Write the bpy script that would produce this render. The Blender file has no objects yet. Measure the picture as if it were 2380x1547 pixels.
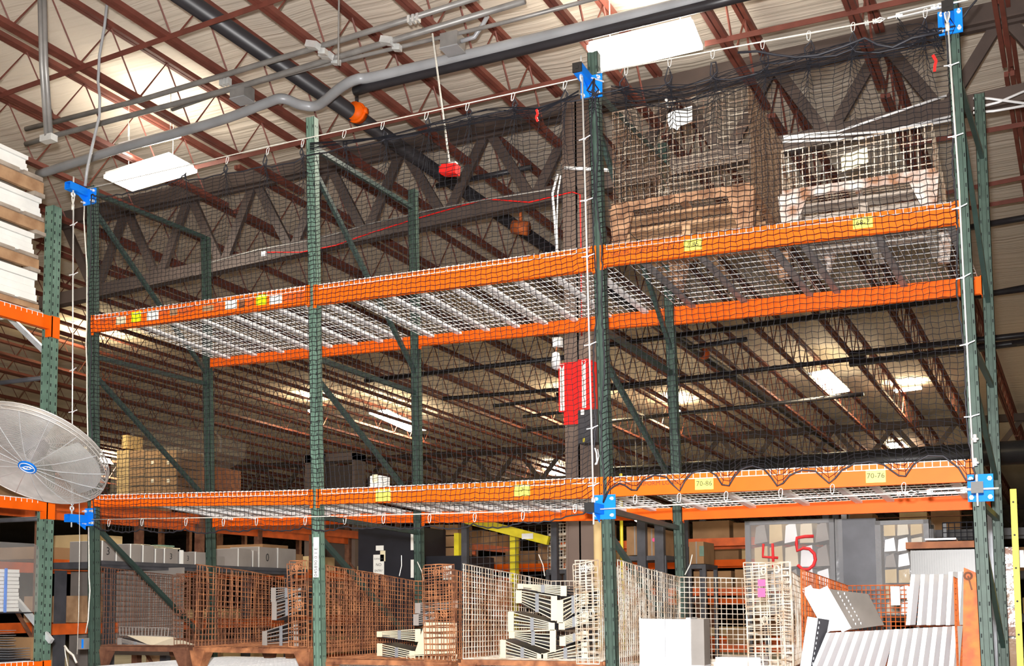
import bpy, math, random
from mathutils import Vector as V, Matrix
random.seed(7)
rnd = random.random
S = bpy.context.scene
COL = S.collection
PI = math.pi

# ------------------------------------------------------------------ camera
F_PX, CXP, CYP = 2582.7157, 1190.0, 1195.798
YAW, PITCH, ROLL = 0.4098674, 0.0778135, -0.0062816
CAM = V((7.651233, -7.721482, 1.960008))
D = 1.7826          # rack depth
W = 2.52            # bay width
fw = V((-math.sin(YAW)*math.cos(PITCH), math.cos(YAW)*math.cos(PITCH), math.sin(PITCH)))
r0 = V((math.cos(YAW), math.sin(YAW), 0)); u0 = r0.cross(fw)
rt = math.cos(ROLL)*r0 + math.sin(ROLL)*u0
up = -math.sin(ROLL)*r0 + math.cos(ROLL)*u0
cd = bpy.data.cameras.new('camera'); cam = bpy.data.objects.new('camera', cd); COL.objects.link(cam)
cam.matrix_world = Matrix(((rt.x, up.x, -fw.x, CAM.x), (rt.y, up.y, -fw.y, CAM.y), (rt.z, up.z, -fw.z, CAM.z), (0, 0, 0, 1)))
cd.sensor_fit = 'HORIZONTAL'; cd.sensor_width = 36; cd.lens = F_PX*36/2380
cd.shift_y = (CYP-773.5)/2380; cd.clip_end = 400
S.camera = cam
S.view_settings.view_transform = 'Standard'; S.view_settings.look = 'None'
S.view_settings.gamma = 1; S.view_settings.use_curve_mapping = False
S.view_settings.exposure = 0.3

def at(u, v, Y=None, X=None, Z=None):
    """where the sight line through photo point (u,v) meets a plane of the place"""
    d = fw + rt*((u-CXP)/F_PX) - up*((v-CYP)/F_PX)
    if Y is not None: t = (Y-CAM.y)/d.y
    elif X is not None: t = (X-CAM.x)/d.x
    else: t = (Z-CAM.z)/d.z
    return CAM + d*t

# ------------------------------------------------------------------ materials
MT = {}
def mat(name, col, rough=.5, metal=0, var=.12, scale=8, bump=0, col2=None, emit=None, es=0, spec=.5, alpha=1, trans=0):
    m = bpy.data.materials.new(name); m.use_nodes = True
    n = m.node_tree.nodes; l = m.node_tree.links; b = n['Principled BSDF']
    b.inputs['Roughness'].default_value = rough; b.inputs['Metallic'].default_value = metal
    b.inputs['Specular IOR Level'].default_value = spec
    tc = n.new('ShaderNodeTexCoord'); nz = n.new('ShaderNodeTexNoise')
    nz.inputs['Scale'].default_value = scale; nz.inputs['Detail'].default_value = 5
    l.new(tc.outputs['Object'], nz.inputs['Vector'])
    rp = n.new('ShaderNodeValToRGB'); l.new(nz.outputs['Fac'], rp.inputs['Fac'])
    rp.color_ramp.elements[0].position = .35; rp.color_ramp.elements[1].position = .65
    c = V(col); a = col2 if col2 else tuple(c*(1-var)); bb = col if col2 else tuple(c*(1+var))
    rp.color_ramp.elements[0].color = (*a, 1); rp.color_ramp.elements[1].color = (*[min(1, x) for x in bb], 1)
    l.new(rp.outputs['Color'], b.inputs['Base Color'])
    if bump:
        bp = n.new('ShaderNodeBump'); bp.inputs['Strength'].default_value = bump; bp.inputs['Distance'].default_value = .02
        l.new(nz.outputs['Fac'], bp.inputs['Height']); l.new(bp.outputs['Normal'], b.inputs['Normal'])
    if emit:
        b.inputs['Emission Color'].default_value = (*emit, 1); b.inputs['Emission Strength'].default_value = es
    if alpha < 1: b.inputs['Alpha'].default_value = alpha
    if trans: b.inputs['Transmission Weight'].default_value = trans
    MT[name] = m
    return m
mat('orange', (.88, .125, .003), .5, 0, .06, 5, spec=.2)
mat('orange_dull', (.62, .10, .01), .6, 0, .2, 6)
mat('green_post', (.050, .080, .064), .5, 0, .18, 9, spec=.25)
mat('green_pale', (.12, .20, .155), .45, 0, .15, 9)
mat('green_brace', (.026, .050, .044), .4, 0, .15, 9)
mat('slot_dark', (.008, .012, .012), .9)
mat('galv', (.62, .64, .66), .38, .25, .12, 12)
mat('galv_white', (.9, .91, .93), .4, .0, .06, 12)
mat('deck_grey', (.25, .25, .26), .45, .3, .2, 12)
mat('zinc', (.85, .87, .86), .3, .5, .05, 20)
mat('cable', (.75, .73, .66), .45, .2, .12, 60)
mat('net', (.008, .008, .012), .7, 0, .2, 20, spec=.3)
mat('rope_black', (.015, .015, .022), .55, 0, .2, 30)
mat('blue', (.005, .20, .80), .6, 0, .08, 6, spec=.15)
mat('black_plastic', (.012, .011, .011), .45)
mat('rust', (.46, .19, .08), .8, .1, .2, 9, .3, (.16, .055, .025))
mat('rust_dark', (.20, .085, .045), .85, .1, .2, 14, .3, (.12, .045, .025))
mat('rust_orange', (.68, .16, .03), .7, .1, .2, 14, .2, (.38, .09, .03))
mat('wire_worn', (.50, .43, .34), .6, .3, .2, 9, 0, (.20, .10, .06))
mat('rust_plate', (.62, .58, .54), .75, .1, .2, 9, .3, (.28, .13, .065))
mat('wire_galv', (.80, .77, .70), .5, .15, .15, 10, 0, (.46, .33, .22))
mat('wood', (.50, .31, .17), .8, 0, .2, 6, .2, (.30, .16, .08))
mat('wood_red', (.38, .15, .07), .85, 0, .2, 7, .3, (.20, .08, .045))
mat('wood_grey', (.42, .36, .30), .85, 0, .2, 7, .3, (.26, .21, .17))
mat('white_paper', (.85, .85, .82), .7, 0, .03)
mat('cream_paper', (.80, .72, .50), .7, 0, .05)
mat('yellow_sticker', (.95, .86, .12), .5, 0, .05)
mat('lime_sticker', (.80, .95, .0), .5, 0, .03)
mat('ink', (.02, .02, .02), .7)
mat('brown_ink', (.14, .025, .004), .7)
mat('red', (.80, .01, .008), .45, 0, .06)
mat('red_paint_mark', (.62, .015, .02), .6)
mat('pink', (.8, .08, .25), .6)
mat('joist', (.165, .045, .030), .6, 0, .15, 6)
mat('girder', (.075, .052, .044), .65, 0, .15, 3)
mat('pipe_black', (.022, .020, .024), .4, 0, .15, 5)
mat('duct', (.03, .03, .032), .35, .2, .15, 3)
mat('conduit', (.30, .29, .28), .45, .4, .15, 6)
mat('pvc', (.36, .37, .39), .4, .1, .12, 3)
mat('ceil_white', (.74, .65, .545), .75, 0, .03, .6)
mat('column', (.15, .105, .085), .65, 0, .08, 2)
mat('floor', (.20, .19, .18), .5, 0, .15, 1)
mat('wall_dark', (.07, .05, .04), .9, 0, .3, .3)
mat('white_metal', (.82, .83, .86), .35, .1, .03)
mat('grey_metal', (.22, .20, .185), .4, .15, .15, 3)
mat('sheet_grey', (.42, .44, .48), .35, .6, .1, 4)
mat('sheet_dark', (.06, .06, .07), .45, .3, .2, 4)
mat('sheet_beige', (.66, .57, .42), .55, 0, .06, 4)
mat('cardboard', (.30, .165, .075), .85, 0, .12, 4)
mat('carton_grey', (.27, .24, .22), .8, 0, .1, 3)
mat('carton_pale', (.60, .44, .22), .8, 0, .1, 3)
mat('black_box', (.014, .015, .022), .4, 0, .2, 3)
mat('post_grey', (.06, .06, .07), .5, 0, .2)
mat('yellow_paint', (.72, .60, .02), .5, 0, .1)
mat('copper_pipe', (.5, .12, .02), .5, 0, .1)
mat('lamp_frame', (.95, .95, .93), .5)
mat('bin_plastic', (.10, .095, .09), .35)
mat('rust_wood', (.42, .23, .125), .8, 0, .2, 11, .3, (.15, .065, .03))
mat('wire_brown', (.24, .15, .09), .7, .1, .2, 12, .1, (.10, .055, .035))
mat('blade_silver', (.72,.72,.72), .4, .3, .05)
mat('lamp_glow', (1, 1, 1), .5, emit=(1, .97, .85), es=12)
mat('lamp_far', (1, 1, 1), .5, emit=(1, .93, .70), es=18)
mat('film', (.5, .48, .46), .12, 0, .1, 3, .5, alpha=.16)
mat('film_frost', (.6, .6, .62), .12, 0, .1, 3, .5, alpha=.14)
mat('mesh_grey', (.58, .56, .54), .45, .4, .1)

# ------------------------------------------------------------------ mesh builder
WO = {}
ZA = V((0, 0, 1))
class MB:
    def __init__(s): s.v = []; s.f = []; s.m = []
    def add(s, vs, fs, mi=0):
        b = len(s.v); s.v += [tuple(x) for x in vs]; s.f += [tuple(b+i for i in f) for f in fs]; s.m += [mi]*len(fs); return s
    def hexa(s, p, mi=0):       # 8 corners: bottom 4, top 4
        return s.add(p, [(0,3,2,1),(4,5,6,7),(0,1,5,4),(1,2,6,5),(2,3,7,6),(3,0,4,7)], mi)
    def box(s, a, b, mi=0):     # min/max corners
        x0,y0,z0 = [min(i,j) for i,j in zip(a,b)]; x1,y1,z1 = [max(i,j) for i,j in zip(a,b)]
        return s.hexa([(x0,y0,z0),(x1,y0,z0),(x1,y1,z0),(x0,y1,z0),(x0,y0,z1),(x1,y0,z1),(x1,y1,z1),(x0,y1,z1)], mi)
    def obox(s, c, ax, ay, az, mi=0):   # centre and three half-axis vectors
        c=V(c);ax=V(ax);ay=V(ay);az=V(az)
        return s.hexa([c-ax-ay-az, c+ax-ay-az, c+ax+ay-az, c-ax+ay-az, c-ax-ay+az, c+ax-ay+az, c+ax+ay+az, c-ax+ay+az], mi)
    def bar(s, p, q, w, h, ref=ZA, mi=0):   # w across ref, h along ref
        p=V(p); q=V(q); d=(q-p); L=d.length; d=d/L; a=d.cross(V(ref))
        if a.length < 1e-4: a=d.cross(V((1,0,0)))
        a.normalize(); b=a.cross(d).normalized()
        return s.obox((p+q)/2, d*L/2, a*w/2, b*h/2, mi)
    def tube(s, pts, r, n=6, mi=0, closed=False, caps=True):
        pts=[V(p) for p in pts]; N=len(pts); vs=[]; prev=None
        for i,p in enumerate(pts):
            if closed: d=pts[(i+1)%N]-pts[i-1]
            else: d=pts[min(i+1,N-1)]-pts[max(i-1,0)]
            d.normalize()
            if prev is None:
                a=d.cross(ZA)
                if a.length<.05: a=d.cross(V((1,0,0)))
            else: a=prev-d*prev.dot(d)
            a.normalize(); prev=a; b=d.cross(a)
            rr=r[i] if isinstance(r,(list,tuple)) else r
            for k in range(n):
                t=2*PI*k/n; vs.append(p+a*math.cos(t)*rr+b*math.sin(t)*rr)
        fs=[]
        for i in range(N if closed else N-1):
            j=(i+1)%N
            for k in range(n):
                k2=(k+1)%n; fs.append((i*n+k,i*n+k2,j*n+k2,j*n+k))
        if not closed and caps and n>3: fs.append(tuple(range(n-1,-1,-1))); fs.append(tuple((N-1)*n+k for k in range(n)))
        return s.add(vs,fs,mi)
    def sheet(s, quad, th, mi=0):   # 4 points, thickness vector along the normal
        a,b,c,d=[V(x) for x in quad]; n=(b-a).cross(d-a).normalized()*th
        return s.hexa([a,b,c,d,a+n,b+n,c+n,d+n],mi)
    def prism(s, poly, ext, mi=0):  # 3d polygon extruded along ext
        n=len(poly); e=V(ext); vs=[V(p) for p in poly]+[V(p)+e for p in poly]
        fs=[tuple(range(n-1,-1,-1)),tuple(range(n,2*n))]+[(i,(i+1)%n,n+(i+1)%n,n+i) for i in range(n)]
        return s.add(vs,fs,mi)
    def disc(s, c, ax, r, th, n=24, mi=0):
        ax=V(ax).normalized(); return s.tube([V(c)-ax*th/2,V(c)+ax*th/2],r,n,mi)
    def torus(s, c, ax, R, r, n=20, m=6, mi=0, sx=1, rev=None):
        ax=V(ax).normalized(); a=ax.cross(ZA)
        if a.length<.05: a=ax.cross(V((1,0,0)))
        a.normalize(); b=ax.cross(a)
        return s.tube([V(c)+a*math.cos(2*PI*k/n)*R+b*math.sin(2*PI*k/n)*R*sx for k in range(n)],r,m,mi,True)
    def text(s, txt, o, xd, yd, size, mi=0, th=.0008, cx=True):
        cu=bpy.data.curves.new('t','FONT'); cu.body=txt; cu.size=size; cu.align_x='CENTER' if cx else 'LEFT'; cu.align_y='CENTER'
        cu.resolution_u=2
        ob=bpy.data.objects.new('t',cu); me=bpy.data.meshes.new_from_object(ob)
        xd=V(xd).normalized(); yd=V(yd); yd=(yd-xd*yd.dot(xd)).normalized(); n=xd.cross(yd)
        vs=[V(o)+xd*p.co.x+yd*p.co.y+n*th for p in me.vertices]
        s.add(vs,[tuple(p.vertices) for p in me.polygons],mi)
        bpy.data.objects.remove(ob); bpy.data.meshes.remove(me); bpy.data.curves.remove(cu)
        return s
    def build(s, name, mats, parent=None, smooth=False, pos=None):
        if isinstance(mats,str): mats=[mats]
        if parent is not None: off=WO[parent.name]
        elif pos is not None: off=V(pos)
        else:
            xs=[p[0] for p in s.v]; ys=[p[1] for p in s.v]; zs=[p[2] for p in s.v]
            off=V(((min(xs)+max(xs))/2,(min(ys)+max(ys))/2,min(zs)))
        me=bpy.data.meshes.new(name)
        me.from_pydata([(p[0]-off.x,p[1]-off.y,p[2]-off.z) for p in s.v],[],s.f)
        for m in mats: me.materials.append(MT[m])
        if len(mats)>1: me.polygons.foreach_set('material_index',s.m)
        if smooth: me.polygons.foreach_set('use_smooth',[True]*len(s.f))
        me.update()
        o=bpy.data.objects.new(name,me); COL.objects.link(o)
        if parent is not None: o.parent=parent
        else: o.location=off
        WO[o.name]=off
        return o
def tag(o, label, cat, group=None, kind=None):
    if label: o['label']=label
    if cat: o['category']=cat
    if group: o['group']=group
    if kind: o['kind']=kind
    return o
def thing(name, label, cat, loc, group=None):
    o=bpy.data.objects.new(name,None); COL.objects.link(o); o.location=loc; o.empty_display_size=.1
    WO[o.name]=V(loc); return tag(o,label,cat,group)
def struct(name, mb, m, smooth=False):
    o=mb.build(name,m,None,smooth); o['kind']='structure'; return o
def dup(root, loc, rotz=0, label=None, scale=None):
    r=root.copy(); COL.objects.link(r); r.location=loc; r.rotation_euler=(0,0,rotz)
    if scale: r.scale=scale
    if label: r['label']=label
    for ch in list(root.children):
        c=ch.copy(); COL.objects.link(c); c.parent=r
        for g in ch.children:
            d=g.copy(); COL.objects.link(d); d.parent=c
    return r
def lerp(a,b,t): return V(a)+(V(b)-V(a))*t
# ================================================================== pallet rack
POSTW=.082
def linex(pts, Y):
    a=at(*pts[0],Y=Y); b=at(*pts[-1],Y=Y); k=(b.x-a.x)/(b.z-a.z)
    return lambda z: a.x+(z-a.z)*k
FX=[linex([(201.7,540),(204,1463)],0), linex([(711,300),(728,1531)],0), linex([(1368,235),(1407,1531)],0), linex([(2200,84),(2279,1531)],0)]
RX=[linex([(467,600),(477,1240)],D), linex([(949.6,560),(963,1380)],D), linex([(1544.5,735),(1565.7,1258)],D), linex([(2264,240),(2318,1500)],D)]
FTOP=[at(216,430,Y=0).z, at(727,270,Y=0).z, at(1385,118,Y=0).z, at(2200,-60,Y=0).z]
RTOP=[at(480,548,Y=D).z, at(960,439,Y=D).z, at(1550,330,Y=D).z, at(2269,218,Y=D).z]
def post_mb(fx, Y, ztop, dirn=1, step=.0508, slots=True):
    """upright column: ribbed channel with keyhole slots; leans as the photo's does"""
    m=MB(); z0=0
    def sec(x0,x1,y0,y1,mi=0):
        a=fx(z0); b=fx(ztop)
        m.hexa([(a+x0,Y+y0,z0),(a+x1,Y+y0,z0),(a+x1,Y+y1,z0),(a+x0,Y+y1,z0),(b+x0,Y+y0,ztop),(b+x1,Y+y0,ztop),(b+x1,Y+y1,ztop),(b+x0,Y+y1,ztop)],mi)
    w=POSTW
    sec(0,.026,0,.004); sec(w-.026,w,0,.004); sec(.024,.030,.0,.010); sec(w-.030,w-.024,0,.010); sec(.028,w-.028,.007,.011)
    sec(0,.004,0,.07); sec(w-.004,w,0,.07); sec(0,.02,.066,.07); sec(w-.02,w,.066,.07)
    if slots:
        z=1.0
        while z<ztop-.04:
            for xo in (.013,w-.013):
                x=fx(z)+xo; m.box((x-.0038,Y-.0006,z),(x+.0038,Y+.0015,z+.026),1)
            for y in (.022,.048):
                x=fx(z)+w; m.box((x-.001,Y+y-.003,z+.01),(x+.0006,Y+y+.003,z+.024),1)
            z+=step*2
    return m
flabels=['green upright frame at the left end of the rack, behind the left blue brackets',
 'green upright frame carrying a tall white label strip, second from the left',
 'green upright frame with two blue brackets in the middle of the netted rack',
 'green upright frame nearest the camera, at the right end of the rack']
BR=[ # horizontal braces (front v at u, ...) and diagonals given in photo points: (front point),(rear point)
 [('horizontal_brace',(235,447),(470,552)),('horizontal_brace',(233,828),(470,893)),('diagonal_brace',(232,488),(470,868)),('diagonal_brace',(233,872),(472,1165)),('diagonal_brace',(235,1222),(476,1498))],
 [('horizontal_brace',(748,340),(960,482)),('horizontal_brace',(752,832),(968,912)),('horizontal_brace',(760,1200),(980,1237)),('diagonal_brace',(745,394),(960,864)),('diagonal_brace',(752,880),(962,1172)),('diagonal_brace',(758,1247),(965,1508))],
 [('horizontal_brace',(1402,210),(1552,372)),('horizontal_brace',(1422,764),(1573,866)),('horizontal_brace',(1433,1185),(1586,1226)),('diagonal_brace',(1402,290),(1565,808)),('diagonal_brace',(1422,832),(1560,1140)),('diagonal_brace',(1433,1240),(1560,1500))],
 [('horizontal_brace',(2240,150),(2275,310)),('horizontal_brace',(2270,790),(2305,905)),('diagonal_brace',(2240,190),(2290,700)),('diagonal_brace',(2275,860),(2310,1110)),('horizontal_brace',(2290,1165),(2335,1212)),('diagonal_brace',(2290,1215),(2325,1500))]]
for k in range(4):
    fr=thing('upright_frame',flabels[k],'rack frame',(FX[k](0)+.04,0,0))
    post_mb(FX[k],0,FTOP[k]).build('post',['green_pale' if k==1 else 'green_post','slot_dark'],fr)
    post_mb(RX[k],D,RTOP[k]).build('post',['green_post','slot_dark'],fr)
    for nm,a,b in BR[k]:
        za=at(*a,Y=.06).z; zb=at(*b,Y=D+.01).z
        if nm=='horizontal_brace' and k==3: zb=za
        m=MB(); m.bar((FX[k](za)+.041,.06,za),(RX[k](zb)+.041,D+.01,zb),.034,.04,ZA); m.build(nm,'green_brace',fr)
    for X,Y in ((FX[k](0),0),(RX[k](0),D)):
        m=MB(); m.box((X-.03,Y-.03,0),(X+.11,Y+.1,.008)); m.build('foot_plate','green_post',fr)
    if k==1:
        m=MB(); z0=at(735,1341,Y=0).z; z1=at(733,1248,Y=0).z; x=FX[1](1.9)
        m.box((x+.004,-.0025,z0),(x+.058,-.0008,z1)); xd=V((0,0,1))
        m.text('1045890 0 1 E',(x+.031,-.0027,(z0+z1)/2-.05),(0,0,1),(-1,0,0),.045,1)
        tag(m.build('label_strip',['white_paper','ink'],fr),'white vertical label strip with printed numbers',None)

# beams: photo points of top-left, top-right, bottom-left, bottom-right
FB={(0,1):((232,732),(711,665),(232,769),(711,705)),(1,1):((728,664),(1372,574.5),(728,708),(1372,628)),(2,1):((1410,570),(2225,469),(1415,616),(2227,518)),
    (0,0):((222,1151),(722,1139),(222,1177),(722,1172)),(1,0):((752,1137.5),(1399,1110),(752,1171),(1385,1157)),(2,0):((1429,1109),(2258,1068.5),(1429,1153),(2252,1119))}
RB={(0,1):((484,833),(945,783),(484,853),(945,809)),(1,1):((981,780),(1543,717),(981,802),(1543,752)),(2,1):((1585,711),(2235,646),(1585,751),(2237,686)),
    (0,0):((488,1204),(950,1190),(488,1224),(950,1214)),(1,0):((985,1189),(1552,1180),(985,1215),(1552,1207)),(2,0):((1605,1180),(2258,1149.5),(1605,1207),(2258,1183.5))}
place={0:'left bay',1:'middle bay',2:'right bay'}
def plane_line(pts, Y, fx0, fx1):
    """z of top / bottom of a beam where it meets its two posts"""
    P=[at(*p,Y=Y) for p in pts]
    def zz(a,b,x): return a.z+(b.z-a.z)*(x-a.x)/(b.x-a.x)
    xa=fx0(P[0].z)+POSTW; xb=fx1(P[1].z)
    return xa,xb,zz(P[0],P[1],xa),zz(P[0],P[1],xb),zz(P[2],P[3],xa),zz(P[2],P[3],xb)
BL={}
blabel={(0,1):'orange upper front beam of the left bay with white and lime stickers',
 (1,1):'plain orange upper front beam of the middle bay with pale mesh hooks over its edge',
 (2,1):'orange upper front beam under the rusty wire baskets, stencilled and with two yellow stickers',
 (0,0):'orange lower front beam of the left bay, above the bottom net cable',
 (1,0):'orange lower front beam of the middle bay with two yellow square stickers',
 (2,0):'orange lower front beam of the right bay with stencil and two numbered yellow stickers'}
def beam(bay, lv, front):
    Y=-.004 if front else D+.02
    pts=(FB if front else RB)[(bay,lv)]; fx=FX if front else RX
    xa,xb,ta,tb,ba,bb=plane_line(pts,Y,fx[bay],fx[bay+1]); BL[(bay,lv,front)]=(xa,xb,ta,tb,ba,bb)
    if front: lab=blabel[(bay,lv)]
    else: lab='orange rear beam behind the %s shelf deck of the %s'%('upper' if lv else 'lower',place[bay])
    o=thing('load_beam',lab,'beam',((xa+xb)/2,Y+.02,min(ba,bb)))
    m=MB(); y0,y1=(Y,Y+.045)
    m.hexa([(xa,y0,ba),(xb,y0,bb),(xb,y1,bb),(xa,y1,ba),(xa,y0,ta),(xb,y0,tb),(xb,y1,tb),(xa,y1,ta)])
    # rolled lips along the top and bottom edges
    m.hexa([(xa,y0-.003,ba),(xb,y0-.003,bb),(xb,y0,bb),(xa,y0,ba),(xa,y0-.003,ba+.014),(xb,y0-.003,bb+.014),(xb,y0,bb+.014),(xa,y0,ba+.014)])
    m.build('beam_body','orange',o)
    for e in (0,1):
        x=xa if e==0 else xb; t=ta if e==0 else tb; b=(ba if e==0 else bb)-.03; s=-1 if e==0 else 1
        c=MB(); yy=Y-.006 if front else Y-.004
        c.box((x-s*.012,yy,b+.02),(x+s*.026,yy+.005,t+.006)); c.box((x-.003,yy,b),(x+.003,y1+.01,t+.006))
        c.box((x+s*.002,yy,b),(x+s*.026,yy+.005,b+.022))
        co=c.build('beam_connector','orange',o)
        for q in (.35,.7):
            z=b+(t-b)*q; c=MB(); c.disc((x+s*.014,yy-.001,z),(0,1,0),.005,.003,8); c.build('rivet','slot_dark',co)
    def pt(u,v,off=-.0045):
        p=at(u,v,Y=Y); return V((p.x,Y+off,p.z))
    def sticker(u0,v0,u1,v1,mt,txt=None,ts=.04,ink='ink'):
        a=pt(u0,v1); b=pt(u1,v0); q=MB(); dz=(tb-ta)/(xb-xa)*(b.x-a.x)
        h=(b.z-a.z-dz)
        q.hexa([(a.x,Y-.0045,a.z),(b.x,Y-.0045,a.z+dz),(b.x,Y-.0005,a.z+dz),(a.x,Y-.0005,a.z),(a.x,Y-.0045,a.z+h),(b.x,Y-.0045,a.z+h+dz),(b.x,Y-.0005,a.z+h+dz),(a.x,Y-.0005,a.z+h)])
        so=q.build('sticker',mt,o)
        if txt: q=MB(); q.text(txt,((a.x+b.x)/2,Y-.005,a.z+h/2+dz/2),(1,0,dz/(b.x-a.x)),(0,0,1),ts,0); q.build('sticker_number',ink,so)
    if front and (bay,lv)==(0,1):
        for a in [(270,734,293,755,'cream_paper'),(306,723,328,749,'lime_sticker'),(342,720,369,745,'white_paper'),(395,715,413,734,'wood'),(471,708,497,724,'wood'),(524,697,551,720,'white_paper'),(556,694,569,716,'rust'),(596,683,620,710,'lime_sticker'),(627,684,656,708,'white_paper')]:
            sticker(*a)
        for a in [(236,738,246,752),(255,734,268,752),(374,716,388,735),(418,710,440,731),(444,705,452,726),(500,702,520,722),(573,691,592,712),(662,680,684,702),(688,676,706,698)]:
            sticker(*a,'orange_dull')
    if front and (bay,lv)==(1,0):
        sticker(874,1136,908,1165,'yellow_sticker'); sticker(1196,1125,1232,1153,'yellow_sticker','7',.05)
    if front and (bay,lv)==(2,1):
        sticker(1590,553,1631,584,'yellow_sticker','7-85',.05); sticker(1983,502,2028,533,'yellow_sticker','68-7',.05)
        q=MB(); a=pt(1495,583); q.text('5460/PR. UNIFORM LOAD',a,(xb-xa,0,tb-ta),(0,0,1),.045,0); q.build('stencil','brown_ink',o)
    if front and (bay,lv)==(2,0):
        sticker(1616,1109,1658,1138,'yellow_sticker','70-86',.05); sticker(2013,1089,2058,1122,'yellow_sticker','70-76',.05)
        q=MB(); a=pt(1498,1124); q.text('5460/PR. UNIFORM LOAD',a,(xb-xa,0,tb-ta),(0,0,1),.045,0); q.build('stencil','brown_ink',o)
for lv in (1,0):
    for bay in range(3):
        beam(bay,lv,True); beam(bay,lv,False)

# wire decks, two to a bay and level
CH={(0,1):[.1,.24,.38,.52,.62,.74,.86,.95],(1,1):[.06,.18,.30,.425,.54,.66,.79,.93],(2,1):[.07,.25,.47,.56,.77,.97],
    (0,0):[.1,.22,.36,.48,.6,.74,.86,.95],(1,0):[.08,.2,.34,.45,.57,.68,.82,.93],(2,0):[.08,.25,.43,.60,.70,.93]}
def deck(bay, lv, half):
    fa=BL[(bay,lv,True)]; ra=BL[(bay,lv,False)]
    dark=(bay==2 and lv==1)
    def P(s,t,dz=0,yy=None):
        a=V((fa[0]+(fa[1]-fa[0])*s,.0,fa[2]+(fa[3]-fa[2])*s)); b=V((ra[0]+(ra[1]-ra[0])*s,D+.06,ra[2]+(ra[3]-ra[2])*s))
        p=a+(b-a)*t; p.z+=dz+.004; return p
    s0,s1=(.012,.497) if half==0 else (.503,.988)
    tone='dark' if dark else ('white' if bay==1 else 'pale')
    lab='%s wire mesh deck on the %s shelf of the %s, its %s half'%(tone,'upper' if lv else 'lower',place[bay],'left' if half==0 else 'right')
    o=thing('wire_deck',lab,'shelf deck',P((s0+s1)/2,.5))
    m=MB(); n=25; r=.0028
    for i in range(n):
        s=s0+(s1-s0)*i/(n-1); a=P(s,0); b=P(s,1)
        m.tube([(a.x,-.012,a.z-.038),(a.x,-.012,a.z+.002),(a.x,.0,a.z+.004),tuple(b),(b.x,b.y+.004,b.z-.03)],r,4,0,False,False)
    for j in range(15):
        t=j/14; m.tube([P(s0,t),P(s1,t)],r,4,0,False,False)
    a=P(s0,0,-.04); b=P(s1,0,-.04); m.tube([(a.x,-.0145,a.z),(b.x,-.0145,b.z)],r,4,0,False,False)
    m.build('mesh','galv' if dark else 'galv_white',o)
    for s in CH[(bay,lv)]:
        if (s<.5)!=(half==0): continue
        c=MB(); a=P(s,.025,-.010); b=P(s,.975,-.010); w=.026
        c.bar(a+V((0,0,-.022)),b+V((0,0,-.022)),w*2,.003); c.bar(a+V((-w,0,-.011)),b+V((-w,0,-.011)),.003,.022); c.bar(a+V((w,0,-.011)),b+V((w,0,-.011)),.003,.022)
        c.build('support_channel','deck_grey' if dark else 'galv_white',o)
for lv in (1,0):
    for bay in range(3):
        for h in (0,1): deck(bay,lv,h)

# third level, just under the picture: carries the baskets of the bottom row
ZL=1.40
for bay in range(3):
    xa=FX[bay](ZL)+POSTW; xb=FX[bay+1](ZL)
    for Y in (-.004,D+.02):
        o=thing('load_beam','orange %s beam of the %s under the bottom row of baskets'%('front' if Y<1 else 'rear',place[bay]),'beam',((xa+xb)/2,Y,ZL-.12))
        m=MB(); m.box((xa,Y,ZL-.12),(xb,Y+.045,ZL)); m.build('beam_body','orange',o)
        for x,s in ((xa,-1),(xb,1)):
            c=MB(); c.box((x,Y-.006,ZL-.15),(x+s*.026,Y-.001,ZL)); c.build('beam_connector','orange',o)
    for h in (0,1):
        x0=xa+(xb-xa)*(.01+.5*h); x1=xa+(xb-xa)*(.49+.5*h); o=thing('wire_deck','mesh deck below the bottom baskets of the %s, %s half'%(place[bay],'left' if h==0 else 'right'),'shelf deck',((x0+x1)/2,D/2,ZL))
        m=MB()
        for i in range(25):
            x=x0+(x1-x0)*i/24; m.tube([(x,-.010,ZL-.04),(x,-.010,ZL+.004),(x,D+.06,ZL+.004)],.0028,4,0,False,False)
        for j in range(15): m.tube([(x0,(D+.06)*j/14,ZL+.004),(x1,(D+.06)*j/14,ZL+.004)],.0028,4,0,False,False)
        m.build('mesh','galv_white',o)
        c=MB()
        for i in range(3):
            x=x0+(x1-x0)*(i+.5)/3; c=MB(); c.box((x-.02,.0,ZL-.025),(x+.02,D+.02,ZL)); c.build('support_channel','galv_white',o)
# ================================================================== building
RA, RBY = .0, -.038                    # the roof falls gently to the right and to the back
JD = V((.072, 1, .072*RA+RBY))            # direction of the joists
def roofz(x, y, h=0): return 7.46+RA*x+RBY*y+h
JH=.62
def atp(u, v, h=0):
    d=fw+rt*((u-CXP)/F_PX)-up*((v-CYP)/F_PX)
    t=(7.46+h+RA*CAM.x+RBY*CAM.y-CAM.z)/(d.z-RA*d.x-RBY*d.y)
    return CAM+d*t
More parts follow.
